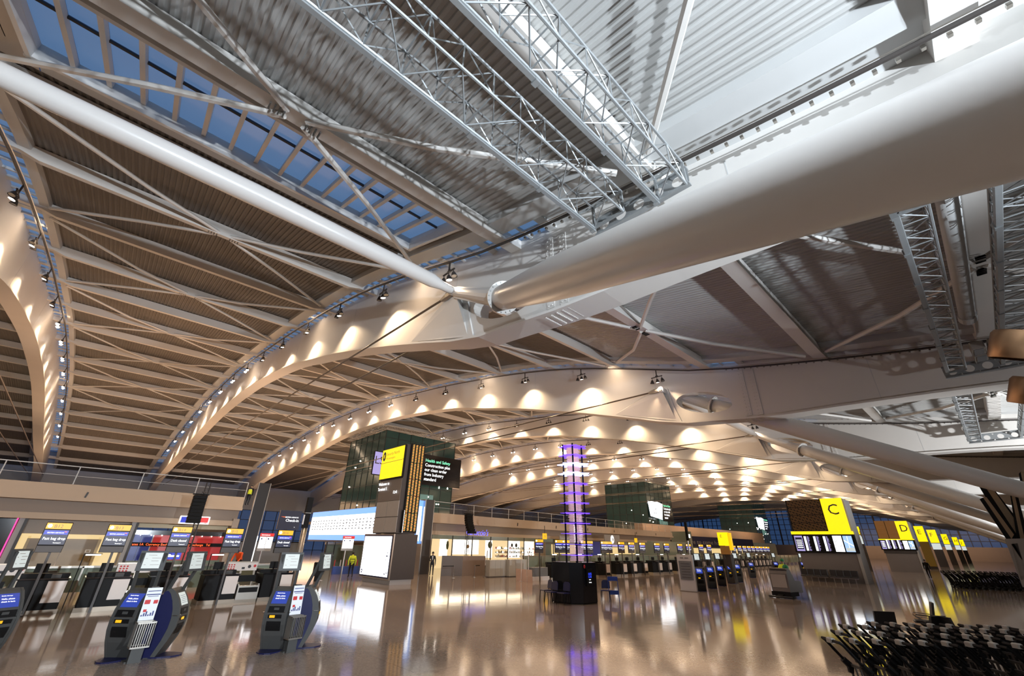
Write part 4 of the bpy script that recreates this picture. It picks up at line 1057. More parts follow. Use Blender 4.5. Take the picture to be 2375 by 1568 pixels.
# shop row under the right mezzanine
mb = MB(); mb.box(22.0, 44, 41.9, 42.0, 0, 3.15, 'shop_warm'); mb.box(44, 90, 43.5, 43.6, 0, 3.4, 'green_glass'); mb.box(43.9, 44, 40, 42, 0, 3.15, 'tan_wall'); mb.box(49, 54.5, 43.3, 43.5, 1.3, 2.5, 'wall_glow'); mb.box(62, 70, 43.3, 43.5, 1.3, 2.6, 'wall_glow'); mb.box(55, 60, 43.2, 43.5, 0, 3.0, 'blue_wall'); tag(mb.build('wall_shop'), kind='structure')
t = Thing('glazed_restaurant', (33, 38, 0), 'brightly lit glazed restaurant front under the right mezzanine', 'restaurant front')
mb = MB(); mb.box(25.5, 43.5, 38.25, 38.30, 2.75, 3.1, 'green_glass'); t.w('transom', mb)
mb = MB()
for i in range(8):
    x = 25.6 + i * 2.55; mb.box(x - .04, x + .04, 38.2, 38.3, 0, 3.1, 'dark_steel')
t.w('mullions', mb)
for x0, x1, z0, z1 in ((28.0, 29.0, 1.2, 2.75), (29.6, 33.2, 1.35, 2.75), (34.2, 35.2, 1.0, 2.75), (37.6, 39.6, 1.0, 2.75), (40.4, 42.0, 1.2, 2.75)):
    mb = MB(); mb.box(x0, x1, 40.2, 40.25, z0, z1, 'shop_white'); t.w('lit_wall_panel', mb)
mb = MB(); mb.ball((28.9, 40.1, 2.2), .3, 'bottle_green', 8, (.6, .2, 1.5)); mb.ball((31.6, 40.1, 2.1), .22, 'food_tan', 8, (1, .2, .9)); mb.ball((34.6, 39.9, 2.3), .42, 'bottle_green', 8, (.8, .3, .9)); mb.ball((38.2, 40.1, 2.3), .22, 'hair', 8, (.8, .2, 1)); mb.ball((38.9, 40.1, 2.3), .24, 'hair', 8, (.8, .2, 1)); t.w('wall_pictures', mb)
for si, (x0, x1) in enumerate(((35.4, 37.4), (37.6, 40.0), (40.2, 43.0))):
    for zi, z in enumerate((1.1, 1.5, 1.9)):
        t = Thing('shop_shelf', (x0, 39.8, z), 'lit shop shelf with jars and packets, %s bay, %s board' % (ORD[si], ['lowest', 'middle', 'top'][zi]), 'shelf', 'restaurant shelves')
        mb = MB(); mb.box(x0, x1, 39.7, 40.1, z - .04, z, 'chrome'); t.w('board', mb)
        mb = MB()
        for i in range(9):
            xx = x0 + .12 + (x1 - x0 - .3) * i / 8; h = .1 + random.random() * .18
            mb.tube([(xx, 39.9, z), (xx, 39.9, z + h * .7), (xx, 39.9, z + h)], [.07, .07, .03], random.choice(['bottle_green', 'food_tan', 'mark_red', 'paper', 'shop_white']), 6)
        t.w('jars', mb)['kind'] = 'stuff'
t = Thing('restaurant_sign', (29, 37.4, 3.5), 'blue neon script restaurant sign on the mezzanine band', 'neon sign')
mb = MB(); ca, cb = P(1080, 1240, 1, 37.3), P(1135, 1243, 1, 37.3); mb.text('Carluccio\'s', ca, cb - ca, (.22, 0, 1), .80, 'sign_blue', 0, (cb - ca).length / .80 / 4.75); t.w('lettering', mb)
t = Thing('shop_sign', (47, 38.5, 3), 'grey hanging sign with pale lettering right of the purple column', 'sign')
mb = MB(); mb.box(45.0, 48.8, 38.5, 38.6, 2.6, 3.5, 'panel_grey'); t.w('panel', mb)
mb = MB(); mb.text('WHSmith', (45.2, 38.48, 2.8), (1, 0, 0), (0, 0, 1), .75, 'paper'); t.w('lettering', mb)
t = Thing('round_logo_sign', (56, 38.8, 3), 'grey hanging sign with a glowing white oval logo', 'sign')
mb = MB(); mb.box(55.2, 59.0, 38.9, 39.0, 2.3, 3.9, 'panel_grey'); t.w('panel', mb)
mb = MB(); mb.ball((57.1, 38.88, 3.3), .55, 'text_white', 12, (.75, .05, 1)); mb.ball((57.2, 38.86, 3.3), .25, 'panel_grey', 8, (.7, .05, 1)); mb.box(55.6, 58.6, 38.86, 38.9, 2.4, 2.6, 'screen_lilac'); t.w('logo', mb)
# green glazed wall and navy banner further on
t = Thing('shop_block', (90, 44, 0), 'greenish glazed block with navy banner behind the distant desks', 'shop block')
mb = MB(); mb.box(91, 150, 46, 47, 0, 4.0, 'green_glass'); mb.box(90.2, 91, 43, 47, 0, 5.4, 'green_glass'); t.w('wall', mb)
mb = MB(); mb.box(92, 132, 45.8, 46, 2.6, 4.7, 'kiosk_navy'); mb.text('more to come home', (93, 45.75, 3.2), (1, 0, 0), (0, 0, 1), 1.2, 'panel_grey', 0, 2.0); t.w('banner', mb)
mb = MB(); mb.box(92, 132, 45.8, 46, 1.4, 2.4, 'wall_glow'); t.w('lit_band', mb)
mb = MB(); mb.box(88, 160, 52, 54, 4.0, 7.0, 'beige_soffit'); t.w('roof_box', mb)

# ---------------- restaurant counters, posts and boards
t = Thing('planter_wall', (24.6, 31.3, 0), 'brown angled counter wall in front of the restaurant', 'counter')
mb = MB(); mb.hexa([(22.9, 32.4, 0), (24.3, 31.4, 0), (24.5, 31.7, 0), (23.1, 32.7, 0), (22.9, 32.4, 1.45), (24.3, 31.4, 1.45), (24.5, 31.7, 1.45), (23.1, 32.7, 1.45)], 'grey_wall'); t.w('left_panel', mb)
mb = MB(); mb.hexa([(24.3, 31.4, 0), (26.7, 31.3, 0), (26.8, 31.6, 0), (24.5, 31.7, 0), (24.3, 31.4, 1.45), (26.7, 31.3, 1.45), (26.8, 31.6, 1.45), (24.5, 31.7, 1.45)], 'tan_wall'); t.w('right_panel', mb)
for i, (x0, x1, y, z, m, lab) in enumerate(((25.2, 27.0, 29.0, 1.22, 'grey_counter', 'pale grey counter block, left one'), (27.0, 29.1, 28.6, 1.26, 'grey_counter', 'pale grey counter block, right one'))):
    t = Thing('counter_block', (x0, y, 0), lab + ' before the restaurant', 'counter', 'pale counter blocks')
    mb = MB(); mb.bbox(x0, x1, y, y + .6, .06, z, m, .015); t.w('body', mb)
    mb = MB()
    for j in range(1, 3): mb.box(x0 + (x1 - x0) * j / 3 - .006, x0 + (x1 - x0) * j / 3 + .006, y - .004, y, .1, z - .02, 'slate')
    t.w('joint', mb)
    mb = MB(); mb.box(x0 + .03, x1 - .03, y + .04, y + .55, 0, .06, 'slate'); t.w('plinth', mb)
t = Thing('counter_block', (27.2, 24.9, 0), 'dark slate counter block on a white plinth beside the leaning boards', 'counter', 'slate counter')
mb = MB(); mb.bbox(26.0, 27.6, 24.9, 25.6, .26, .86, 'slate', .015); t.w('body', mb)
mb = MB(); mb.box(25.9, 27.7, 24.85, 25.65, 0, .26, 'paper'); t.w('plinth', mb)
for i in range(3):
    a, b = P(1197 + 13 * i, 1347 + 1.6 * i, 2, 0), P(1209 + 13 * i, 1348.6 + 1.6 * i, 2, 0)
    mb = MB(); d = Vector((.16, .2, .78)); n = Vector((.02, .03, 0)); mb.hexa([a, b, b + n, a + n, a + d, b + d, b + d + n, a + d + n], 'wood_pink')
    mb2 = mb; o = mb.build('leaning_board', off=tuple(a), loc=tuple(a)); tag(o, 'pink leaning board on the floor, %s of three' % ['leftmost', 'middle', 'rightmost'][i], 'board', 'leaning boards on the floor')
for i, (x, y) in enumerate(((22.4, 30.0), (24.4, 29.9), (25.0, 29.3))):
    t = Thing('barrier_post', (x, y, 0), 'slim steel barrier post before the brown counter, %s' % ['left', 'middle', 'right'][i], 'barrier post', 'steel barrier posts')
    mb = MB(); mb.tube([(0, 0, .02), (0, 0, .85)], .035, 'chrome', 10); t.p('post', mb)
    mb = MB(); mb.tube([(0, 0, 0), (0, 0, .025)], .15, 'steel', 14); t.p('base', mb)
    if i < 2: mb = MB(); mb.bar((0, 0, .80), (-1.0 if i == 0 else .6, .1, .80), .01, .05, 'black'); t.p('belt', mb)
for i, x in enumerate((24.8, 25.55)):
    t = Thing('tall_post', (x, 25.0, 0), 'tall thin white post beside the leaning boards, %s' % ['left', 'right'][i], 'post', 'tall white posts')
    mb = MB(); mb.tube([(0, 0, 0), (0, 0, 1.85)], .028, 'paper', 8); t.p('pole', mb)
    mb = MB(); mb.tube([(0, 0, 0), (0, 0, .02)], .12, 'paper', 12); t.p('base', mb)
t = Thing('menu_stand', (25.4, 29.6, 0), 'grey menu stand with a white notice between the counters', 'menu stand')
mb = MB(); mb.bar((25.4, 29.6, 0), (25.4, 29.6, 1.9), .05, .05, 'steel'); mb.box(25.2, 25.6, 29.45, 29.75, 0, .03, 'steel'); t.w('post', mb)
mb = MB(); mb.box(25.15, 25.45, 29.5, 29.55, .8, 1.25, 'paper'); mb.box(25.18, 25.42, 29.49, 29.5, 1.0, 1.2, 'mark_black'); t.w('notice', mb)
t = Thing('stock_trolley', (23.4, 36.2, 0), 'tall beige roll cage trolley beside the service door', 'roll cage')
mb = MB(); mb.bbox(23.2, 24.1, 36.0, 36.7, .1, 1.95, 'beige', .03); t.w('body', mb)
mb = MB()
for z in range(12): mb.box(23.18, 23.22, 35.97, 36.0, .2 + z * .15, .28 + z * .15, 'dark_steel'); mb.box(23.7, 23.74, 35.97, 36.0, .2 + z * .15, .28 + z * .15, 'dark_steel')
t.w('slots', mb)
mb = MB()
for x in (23.3, 24.0): mb.tube([(x, 36.0, .05), (x, 36.06, .05)], .05, 'rubber', 8)
t.w('castors', mb)
dr = MB(); dr.box(22.3, 23.4, 37.9, 38.0, 0, 2.2, 'beige_soffit'); dr = dr.build('door_2'); mb = MB(); mb.box(22.2, 22.3, 37.85, 38, 0, 2.3, 'door_frame'); mb.box(22.2, 23.5, 37.85, 38, 2.2, 2.3, 'dark_steel'); mb.box(23.4, 23.5, 37.85, 38, 0, 2.3, 'dark_steel'); mb.build('door_frame', dr); tag(dr, kind='structure')
mb = MB(); mb.box(20.5, 22.2, 38.1, 38.3, 0, 3.2, 'bulkhead'); mb.box(22.2, 25.5, 38.1, 38.3, 2.3, 3.2, 'bulkhead'); mb.box(23.5, 25.5, 38.1, 38.3, 0, 2.3, 'beige'); tag(mb.build('wall_service'), kind='structure')
t = Thing('dark_pillar', (20.9, 34.5, 0), 'tall flat dark pillar with a pale edge right of the yellow totem', 'pillar')
q0 = P(1006, 1160, 1, 34.5); q1 = P(988, 1158, 1, 34.5)
mb = MB(); mb.box(q1.x, q0.x, 34.4, 35.2, 0, q0.z, 'dark_steel'); t.w('panel', mb)
mb = MB(); mb.box(q1.x - .10, q1.x, 34.38, 35.2, 0, q0.z, 'chrome'); mb.box(q0.x, q0.x + .06, 34.38, 35.2, 0, q0.z, 'steel'); t.w('edge_strip', mb)
mb = MB(); mb.box(q1.x - .55, q1.x - .1, 34.7, 34.9, 2.3, q0.z - .1, 'billboard_blue'); mb.box(q1.x - .5, q1.x - .2, 34.68, 34.7, 2.5, q0.z - .6, 'billboard_white'); t.w('lit_panel', mb)
# ---------------- line-array loudspeakers on thin masts
for i, (x, y, lab) in enumerate(((5.30, 34.6, 'hanging black loudspeaker column in front of the left mezzanine'), (26.7, 34.0, 'curved black loudspeaker column in front of the restaurant sign'))):
    t = Thing('loudspeaker_column', (x, y, 0), lab, 'loudspeaker', 'black loudspeaker columns')
    mb = MB(); lattice(mb, (x + .4, y + .35, 0), (x + .4, y + .35, 5.6), .22, .22, 18, .022, .012, 'dark_steel') if False else None
    mb = MB()
    for dx, dy in ((0, 0), (.22, 0), (.22, .22), (0, .22)): mb.tube([(x + .2 + dx, y + .35 + dy, 0), (x + .2 + dx, y + .35 + dy, 5.7)], .022, 'dark_steel', 5)
    for j in range(24):
        z = j * .235; mb.bar((x + .2, y + .35, z), (x + .42, y + .35, z + .235), .012, .012, 'dark_steel'); mb.bar((x + .42, y + .57, z), (x + .2, y + .57, z + .235), .012, .012, 'dark_steel')
    mb.box(x - .1, x + .7, y + .1, y + .8, 0, .05, 'dark_steel'); t.w('mast', mb)
    mb = MB(); mb.bar((x + .3, y + .45, 5.05), (x + .0, y, 5.05), .05, .05, 'dark_steel'); mb.box(x - .42, x + .42, y - .25, y + .25, 4.88, 4.93, 'black'); mb.bar((x, y, 4.93), (x, y, 5.1), .04, .04, 'dark_steel'); t.w('rigging', mb)
    for j in range(8):
        a = -.28 + .06 * j * (1 + .15 * j); z = 4.85 - j * .205; off = -.012 * j * j if i else -.004 * j * j
        mb = MB(); mb.bbox(x - .36, x + .36, y - .22 + off, y + .22 + off, z - .20, z - .005, 'black', .02); t.w('speaker_box', mb)
# ================================================================ YELLOW TOTEM
t = Thing('information_totem', (15.9, 28.4, 0), 'tall square information totem with yellow sign, LED column and white lit poster', 'totem')
X0, X1, Y0, Y1 = 15.1, 16.72, 26.75, 30.0
mb = MB(); mb.box(X0 + .08, X1 - .05, Y0 + .05, Y1 - .05, 2.9, 8.62, 'dark_steel'); t.w('core', mb)
mb = MB()
for y0, y1 in ((Y0 + .08, (Y0 + Y1) / 2 - .02), ((Y0 + Y1) / 2 + .02, Y1 - .08)):
    for z0, z1 in ((2.95, 3.88), (3.92, 4.9)): mb.box(X0 + .04, X0 + .08, y0, y1, z0, z1, 'panel_grey')
mb.box(X0 + .04, X0 + .08, Y0 + .08, Y1 - .08, 4.92, 6.3, 'grey_wall'); t.w('grey_cladding', mb)
mb = MB(); mb.box(X0 - .04, X0 + .08, Y0 - .02, Y1, 6.40, 8.56, 'black'); t.w('sign_case', mb)
mb = MB(); mb.quad((X0 - .05, Y1 - .04, 6.44), (X0 - .05, Y0 + .06, 6.44), (X0 - .05, Y0 + .06, 8.52), (X0 - .05, Y1 - .04, 8.52), 'yellow_sign')
mb.box(X0 - .055, X0 - .05, Y0 + .06, Y1 - .04, 7.55, 7.58, 'tan_fin')
def onY(tx, y, z, s, m, w=1.0): mb.text(tx, (X0 - .06, y, z), (0, -1, 0), (0, 0, 1), s, m, 0, w)
onY('Security North', Y1 - .72, 8.06, .30, 'tan_fin'); onY('All passengers', Y1 - .72, 7.78, .22, 'tan_fin')
mb.ball((X0 - .05, Y1 - .38, 8.05), .26, 'mark_black', 12, (.05, .85, 1.3)); mb.text('8', (X0 - .07, Y1 - .30, 7.90), (0, -1, 0), (0, 0, 1), .40, 'yellow_sign'); t.w('yellow_sign', mb)
mb = MB(); onY('Welcome to', Y1 - .15, 5.98, .30, 'text_white'); onY('Terminal 5', Y1 - .12, 5.64, .30, 'text_white'); onY('12:41', Y0 + .92, 5.35, .27, 'text_white'); t.w('message_line', mb)
mb = MB(); mb.box(15.50, 16.62, Y0 - .05, Y0 + .06, 2.98, 8.70, 'black'); t.w('led_case', mb)
mb = MB()
for c in range(4):
    for i in range(150):
        z = 3.06 + i * .0372
        if i in (29, 58, 87, 116): continue
        m = ['led_orange', 'led_yellow', 'led_green', 'led_orange', 'led_yellow'][(i + c * 2) % 5]
        x = 15.60 + c * .255; s = .06 * ((i % 3) - 1)
        mb.box(x + .03 + s * .3, x + .16 + s * .3, Y0 - .06, Y0 - .05, z, z + .025, m)
led = t.w('led_display', mb)
mb = MB(); mb.box(15.42, 15.5, Y0 - .12, Y0, 2.95, 4.3, 'black'); mb.box(15.50, 15.53, Y0 - .14, Y0, 2.95, 4.3, 'chrome'); t.w('edge_blade', mb)
mb = MB(); mb.box(X0 + .0, X1 + .08, Y0 - .02, Y1 + .75, .28, 2.86, 'dark_steel'); t.w('base_box', mb)
mb = MB(); mb.box(X0 + .1, X1, Y0 + .08, Y1 + .5, 0, .28, 'panel_grey'); t.w('plinth', mb)
mb = MB(); mb.box(X0 - .06, X0, Y0 - .04, Y1 + .8, .26, 2.86, 'steel'); mb.box(X0 - .08, X0 - .06, Y0 + .1, Y1 + .72, .34, 2.78, 'kiosk_navy'); t.w('poster_frame', mb)
mb = MB(); mb.quad((X0 - .085, Y1 + .66, .42), (X0 - .085, Y0 + .16, .42), (X0 - .085, Y0 + .16, 2.72), (X0 - .085, Y1 + .66, 2.72), 'poster_white')
vt = (0, 0, 1); hz = (0, 1, 0)
mb.text('TIMELESS DE', (X0 - .09, Y1 + .22, .98), vt, hz, .30, 'mark_blue', 0, .75)
mb.ball((X0 - .09, Y1 + .44, .62), .13, 'mark_blue', 10, (.05, .9, 1)); mb.ball((X0 - .1, Y1 + .44, .62), .08, 'poster_white', 8, (.05, .9, .5))
for i, (y, z, s) in enumerate(((Y0 + .55, 1.55, .07), (Y0 + .5, 1.75, .04), (Y0 + .6, .55, .06), (Y0 + .35, .62, .05), (Y0 + .62, 1.35, .03))): mb.box(X0 - .09, X0 - .086, y - s * 2, y + s, z, z + s, 'mark_blue')
t.w('lit_poster', mb)

# ================================================================ PURPLE COLUMN
t = Thing('light_column', (18.35, 14.65, 0), 'tall column of purple glowing glass discs on a black base', 'light sculpture')
cx, cyy = 18.4, 14.62
base = [(17.45, 15.45), (17.5, 14.45), (17.9, 14.0), (18.9, 13.95), (19.35, 14.3), (19.4, 15.2), (19.0, 15.6), (17.8, 15.7)]
mb = MB(); mb.prism(base, lambda u, v, w: (u, v, w), .04, 1.68, 'blackgloss'); t.w('base', mb)
mb = MB(); mb.prism([(u * .97 + .03 * cx, v * .97 + .03 * cyy) for u, v in base], lambda u, v, w: (u, v, w), 0, .04, 'black'); t.w('plinth', mb)
for dx, dy in ((-.42, -.30), (-.42, .36), (.3, -.34), (.3, .32), (-.05, 0)):
    mb = MB(); mb.bar((cx + dx, cyy + dy, 1.68), (cx + dx, cyy + dy, 7.35), .06, .06, 'black'); t.w('post', mb)
for i in range(12):
    z = 1.98 + i * .475; hot = i in (8, 9); m = 'purple_disc_hot' if hot else 'purple_disc'; r = .82 if not hot else .9
    mb = MB(); N = 14
    vs = []
    for zz in (z, z + (.045 if hot else .012)):
        for k in range(N): a = 2 * pi * k / N; rr = r * (1 if k % 2 else .72); vs.append((cx + rr * cos(a), cyy + rr * sin(a) * .95, zz))
    mb.add(vs, [tuple(range(N - 1, -1, -1)), tuple(range(N, 2 * N))] + [(k, (k + 1) % N, N + (k + 1) % N, N + k) for k in range(N)], m); t.w('glowing_disc', mb, label='bright blue-white glowing disc' if hot else None)
mb = MB()
for i in range(90):
    z = 1.74 + i * .0625
    if min(abs(z - (1.98 + j * .475)) for j in range(12)) < .05: continue
    for dx, dy in ((-.22, .02), (.14, -.02)):
        r = .19 + random.random() * .06; mb.tube([(cx + dx, cyy + dy, z), (cx + dx, cyy + dy, z + .03)], r, 'clear_disc', 8)
t.w('clear_discs', mb)['kind'] = 'stuff'
sc_ = P(1366, 1337, 1, 13.95)
mb = MB(); mb.box(sc_.x - .22, sc_.x + .22, 13.90, 13.96, .72, 1.42, 'black'); t.w('screen_case', mb)
mb = MB(); mb.text('10:35', (sc_.x - .14, 13.89, 1.16), (1, 0, 0), (0, 0, 1), .15, 'clock_blue', 0, .8); mb.text('12 40', (sc_.x - .14, 13.89, 1.05), (1, 0, 0), (0, 0, 1), .13, 'clock_blue', 0, .85); mb.box(sc_.x - .08, sc_.x + .05, 13.885, 13.89, .97, .99, 'text_white'); mb.text('Sunday', (sc_.x - .1, 13.89, .85), (1, 0, 0), (0, 0, 1), .07, 'text_white'); t.w('clock_screen', mb)
mb = MB(); mb.ball((18.05, 13.97, 1.52), .07, 'red_plastic', 8, (1, .4, 1.2)); t.w('red_button', mb)
def chair(loc, rz, lab):
    t = Thing('visitor_chair', loc, lab, 'chair', 'blue chairs round the purple column', rz)
    mb = MB(); mb.bbox(-.23, .23, -.22, .23, .43, .47, 'chair_blue', .015); t.p('seat', mb)
    mb = MB(); mb.prism([(-.21, .52), (.21, .52), (.20, .80), (.12, .88), (-.12, .88), (-.20, .80)], lambda u, v, w: (u, .20 + w + .12 * (v - .5), v), 0, .03, 'chair_blue'); mb.bar((-.15, .22, .45), (-.15, .24, .6), .03, .02, 'black'); mb.bar((.15, .22, .45), (.15, .24, .6), .03, .02, 'black'); t.p('backrest', mb)
    for x in (-.2, .2):
        for y in (-.18, .2):
            m2 = MB(); m2.bar((x, y, .43), (x * 1.15, y * 1.25, 0), .025, .025, 'black'); t.p('leg', m2)
    return t.o
C0 = chair((17.5, 15.95, 0), radians(250), 'blue visitor chair left of the black column base, leftmost')
for loc, rz, lab in (((17.05, 15.2, 0), radians(262), 'blue visitor chair in front of the black column base, middle one'), ((17.15, 14.55, 0), radians(268), 'blue visitor chair in front of the black column base, right one'), ((20.0, 14.25, 0), radians(300), 'blue visitor chair right of the black column base')):
    kcopy(C0, loc, rz, lab)
t = Thing('folded_frame', (20.2, 13.9, 0), 'bright blue slatted frame standing behind the right-hand visitor chair', 'frame', None, radians(-40))
mb = MB()
for x in (-.24, .24): mb.bar((x, .0, 0), (x, .12, 1.02), .03, .03, 'blue_frame')
t.p('upright', mb)
mb = MB(); mb.box(-.24, .24, .08, .12, .86, 1.05, 'blue_frame'); mb.box(-.24, .24, .02, .06, .28, .46, 'blue_frame'); t.p('slat', mb)

# ================================================================ ROW SIGNS C ... H
def island(x, yl, yr, zb_, letter, lab, led, depth, ztop=6.68, zmid=4.0, zh=3.72, zscr=2.35):
    t = Thing('row_sign', (x, (yl + yr) / 2, 0), lab, 'row sign', 'lettered yellow row signs')
    W = yl - yr; ys = yr + W * .36
    mb = MB(); mb.box(x, x + depth, yr + .05, yl - .05, 2.25, ztop, 'dark_steel'); t.w('body', mb)
    mb = MB(); mb.box(x - .05, x, ys, yl, zmid, ztop, 'black'); t.w('led_case', mb)
    mb = MB()
    if led:
        for r in range(4):
            z0 = zmid + (ztop - zmid) * r / 4
            for j in range(12):
                z = z0 + .05 + j * .052
                for i in range(22):
                    if (i * 7 + j * 3) % 5 == 0: continue
                    y = ys + .06 + (yl - ys - .12) * (i + .5 * (j % 2)) / 22.5
                    mb.quad((x - .055, y + .08, z), (x - .055, y, z), (x - .055, y, z + .02), (x - .055, y + .08, z + .02), 'led_amber_dim')
    else:
        for r in range(4):
            for c in range(2): y0 = ys + (yl - ys) * c / 2; z0 = zmid + (ztop - zmid) * r / 4; mb.quad((x - .055, y0 + (yl - ys) / 2 - .03, z0 + .03), (x - .055, y0 + .03, z0 + .03), (x - .055, y0 + .03, z0 + .62), (x - .055, y0 + (yl - ys) / 2 - .03, z0 + .62), 'led_amber_dim')
    t.w('led_grid', mb)
    mb = MB(); mb.box(x - .12, x, yr, ys, zmid - .02, ztop, 'yellow_sign'); t.w('letter_panel', mb)
    mb = MB(); mb.text(letter, (x - .13, yr + (ys - yr) * .78, ztop - 1.35), (0, -1, 0), (0, 0, 1), 1.25, 'mark_black'); t.w('letter', mb)
    mb = MB(); mb.box(x - .25, x + .3, yr - .12, yl + .1, zh, zmid - .03, 'yellow_sign'); t.w('header_band', mb)
    mb = MB(); mb.box(x - .2, x + .3, yr - .12, yl + .1, zscr - .12, zh, 'black'); t.w('screen_case', mb)
    n = 6; kinds = ['screen_navy', 'black', 'black', 'black', 'screen_pale', 'screen_sky']
    for i in range(n):
        ya = yl - .06 - (W - .02) * i / n; yb = ya - W / n + .10
        mb = MB(); m = kinds[i]; X = x - .21
        mb.quad((X, ya, zscr), (X, yb, zscr), (X, yb, zh - .12), (X, ya, zh - .12), 'screen_lilac' if i == 0 else ('poster_white' if i == 4 else m))
        if i == 0:
            mb.quad((X - .01, ya - .06, zscr + .14), (X - .01, yb + .05, zscr + .14), (X - .01, yb + .05, zh - .25), (X - .01, ya - .06, zh - .25), 'screen_navy')
            for j in range(5): z = zscr + .25 + j * .15; mb.quad((X - .02, ya - .12, z), (X - .02, yb + .1, z), (X - .02, yb + .1, z + .06), (X - .02, ya - .12, z + .06), 'text_white')
        elif i < 4:
            for j in range(22):
                z = zscr + .04 + j * .054
                mb.quad((X - .01, ya - .03, z), (X - .01, ya - .03 - .18, z), (X - .01, ya - .03 - .18, z + .03), (X - .01, ya - .03, z + .03), 'poster_white')
                mb.quad((X - .01, ya - .27, z), (X - .01, ya - .32 - .16 * random.random(), z), (X - .01, ya - .32 - .16 * random.random(), z + .03), (X - .01, ya - .27, z + .03), 'screen_lilac')
        elif i == 4:
            for kk in range(20):
                a, b = 2 * pi * kk / 20, 2 * pi * (kk + 1) / 20; yc, zc = (ya + yb) / 2, (zscr + zh) / 2 - .05
                mb.bar((X - .01, yc + .24 * cos(a), zc + .24 * sin(a)), (X - .01, yc + .24 * cos(b), zc + .24 * sin(b)), .02, .03, 'panel_grey')
        else:
            mb.quad((X - .01, ya - .05, zscr + .05), (X - .01, yb, zscr + .05), (X - .01, yb, zscr + .35), (X - .01, ya - .05, zscr + .3), 'screen_pale')
            mb.bar((X - .012, ya - .3, zscr + .3), (X - .012, ya - .32, zh - .15), .02, .03, 'text_white'); mb.bar((X - .012, ya - .02, zscr + .9), (X - .012, yb + .02, zscr + .45), .02, .05, 'text_white')
        t.w('screen', mb)
    mb = MB(); mb.box(x + .05, x + depth, yr + .1, yl - .15, 0, 2.25, 'grey_wall'); t.w('lower_wall', mb)
    mb = MB(); mb.box(x + .0, x + depth, yr - .12, yr + .1, 0, ztop - .1, 'panel_grey'); t.w('side_edge', mb)
    return t.o
island(49, 13.30, 8.80, 0, 'C', 'large black and yellow row sign with letter C and six screens', True, 2.2)
island(84, 12.05, 8.40, 0, 'D', 'smaller black and yellow row sign with letter D behind row C', False, 2.2, 6.36, 4.1, 3.95, 2.8)
def slim(x, yl, yr, letter, zt, z1, lab, scr=True):
    t = Thing('row_sign', (x, (yl + yr) / 2, 0), lab, 'row sign', 'lettered yellow row signs')
    mb = MB(); mb.box(x, x + .5, yr, yl, 0, zt, 'dark_steel'); t.w('body', mb)
    mb = MB(); mb.box(x - .1, x, yr, yl, z1, zt, 'yellow_sign'); t.w('letter_panel', mb)
    mb = MB(); mb.text(letter, (x - .12, yl - .25, zt - 1.25), (0, -1, 0), (0, 0, 1), 1.0, 'tan_fin'); t.w('letter', mb)
    if scr: mb = MB(); mb.box(x - .1, x, yr, yl, z1 - 1.2, z1 - .1, 'screen_pale'); t.w('screen', mb)
    else: mb = MB(); mb.box(x - .05, x, yr, yl, .4, z1, 'amber_faint'); mb.box(x - .08, x, yr - .05, yr, 0, zt, 'chrome'); t.w('column', mb)
slim(105, 9.85, 8.65, 'E', 6.5, 4.1, 'slim yellow row sign with letter E and arrow, on a tall dark column', False)
slim(125, 9.95, 8.63, 'F', 6.58, 4.24, 'slim yellow row sign with letter F beyond E')
slim(150, 9.7, 8.65, 'G', 6.47, 4.35, 'slim yellow row sign with letter G beyond F')
slim(180, 9.6, 8.55, 'H', 6.5, 4.55, 'small yellow row sign with letter H beyond G')
slim(205, 9.5, 8.5, 'J', 6.4, 4.55, 'smallest yellow row sign at the far end')
slim(80, 13.85, 13.35, '1', 5.55, 4.55, 'small yellow block sign directly behind the right edge of row C')
t = Thing('yellow_column_sign', (38, 15.4, 0), 'tall yellow illuminated column sign left of the row C sign', 'column sign')
mb = MB(); mb.box(38, 38.3, 15.02, 15.8, 2.62, 3.58, 'yellow_sign'); mb.text('E', (37.98, 15.6, 3.2), (0, -1, 0), (0, 0, 1), .3, 'tan_fin'); t.w('face', mb)
mb = MB(); mb.box(38.0, 38.3, 14.80, 15.0, 2.3, 3.55, 'amber_sign'); mb.box(38.02, 38.3, 15.05, 15.75, 2.0, 2.6, 'led_amber_dim'); t.w('side', mb)
mb = MB(); mb.box(38.1, 38.7, 15.1, 15.7, 0, 2.0, 'dark_steel'); t.w('shaft', mb)
t = Thing('information_board', (28.65, 14.25, 0), 'white upright information board with dark panel beside the mid-distance kiosks', 'information board')
mb = MB(); mb.box(28.6, 28.75, 13.70, 14.72, .02, 2.02, 'fascia'); t.w('board', mb)
mb = MB(); mb.box(28.58, 28.6, 13.80, 14.62, .62, 1.66, 'slate')
for i in range(6): mb.box(28.57, 28.58, 13.9, 14.5, .75 + i * .15, .77 + i * .15, 'kiosk_grey')
t.w('dark_panel', mb)
mb = MB(); mb.box(28.59, 28.6, 13.95, 14.2, 1.80, 1.86, 'slate'); mb.box(28.59, 28.6, 14.28, 14.5, 1.80, 1.86, 'slate'); mb.box(28.55, 28.8, 13.6, 14.8, 0, .03, 'steel'); t.w('heading', mb)
mx_ = P(1592, 1235, 1, 16.6).x
t = Thing('slim_mast', (mx_, 16.6, 0), 'slim steel mast with black top behind the information board', 'pole')
mb = MB(); mb.tube([(mx_, 16.6, 0), (mx_, 16.6, 2.9)], .05, 'steel', 8); t.w('shaft', mb)
mb = MB(); mb.box(mx_ - .08, mx_ + .08, 16.5, 16.66, 2.9, 4.2, 'black'); mb.box(mx_ + .08, mx_ + .32, 16.5, 16.55, 3.1, 3.35, 'text_white'); t.w('top', mb)
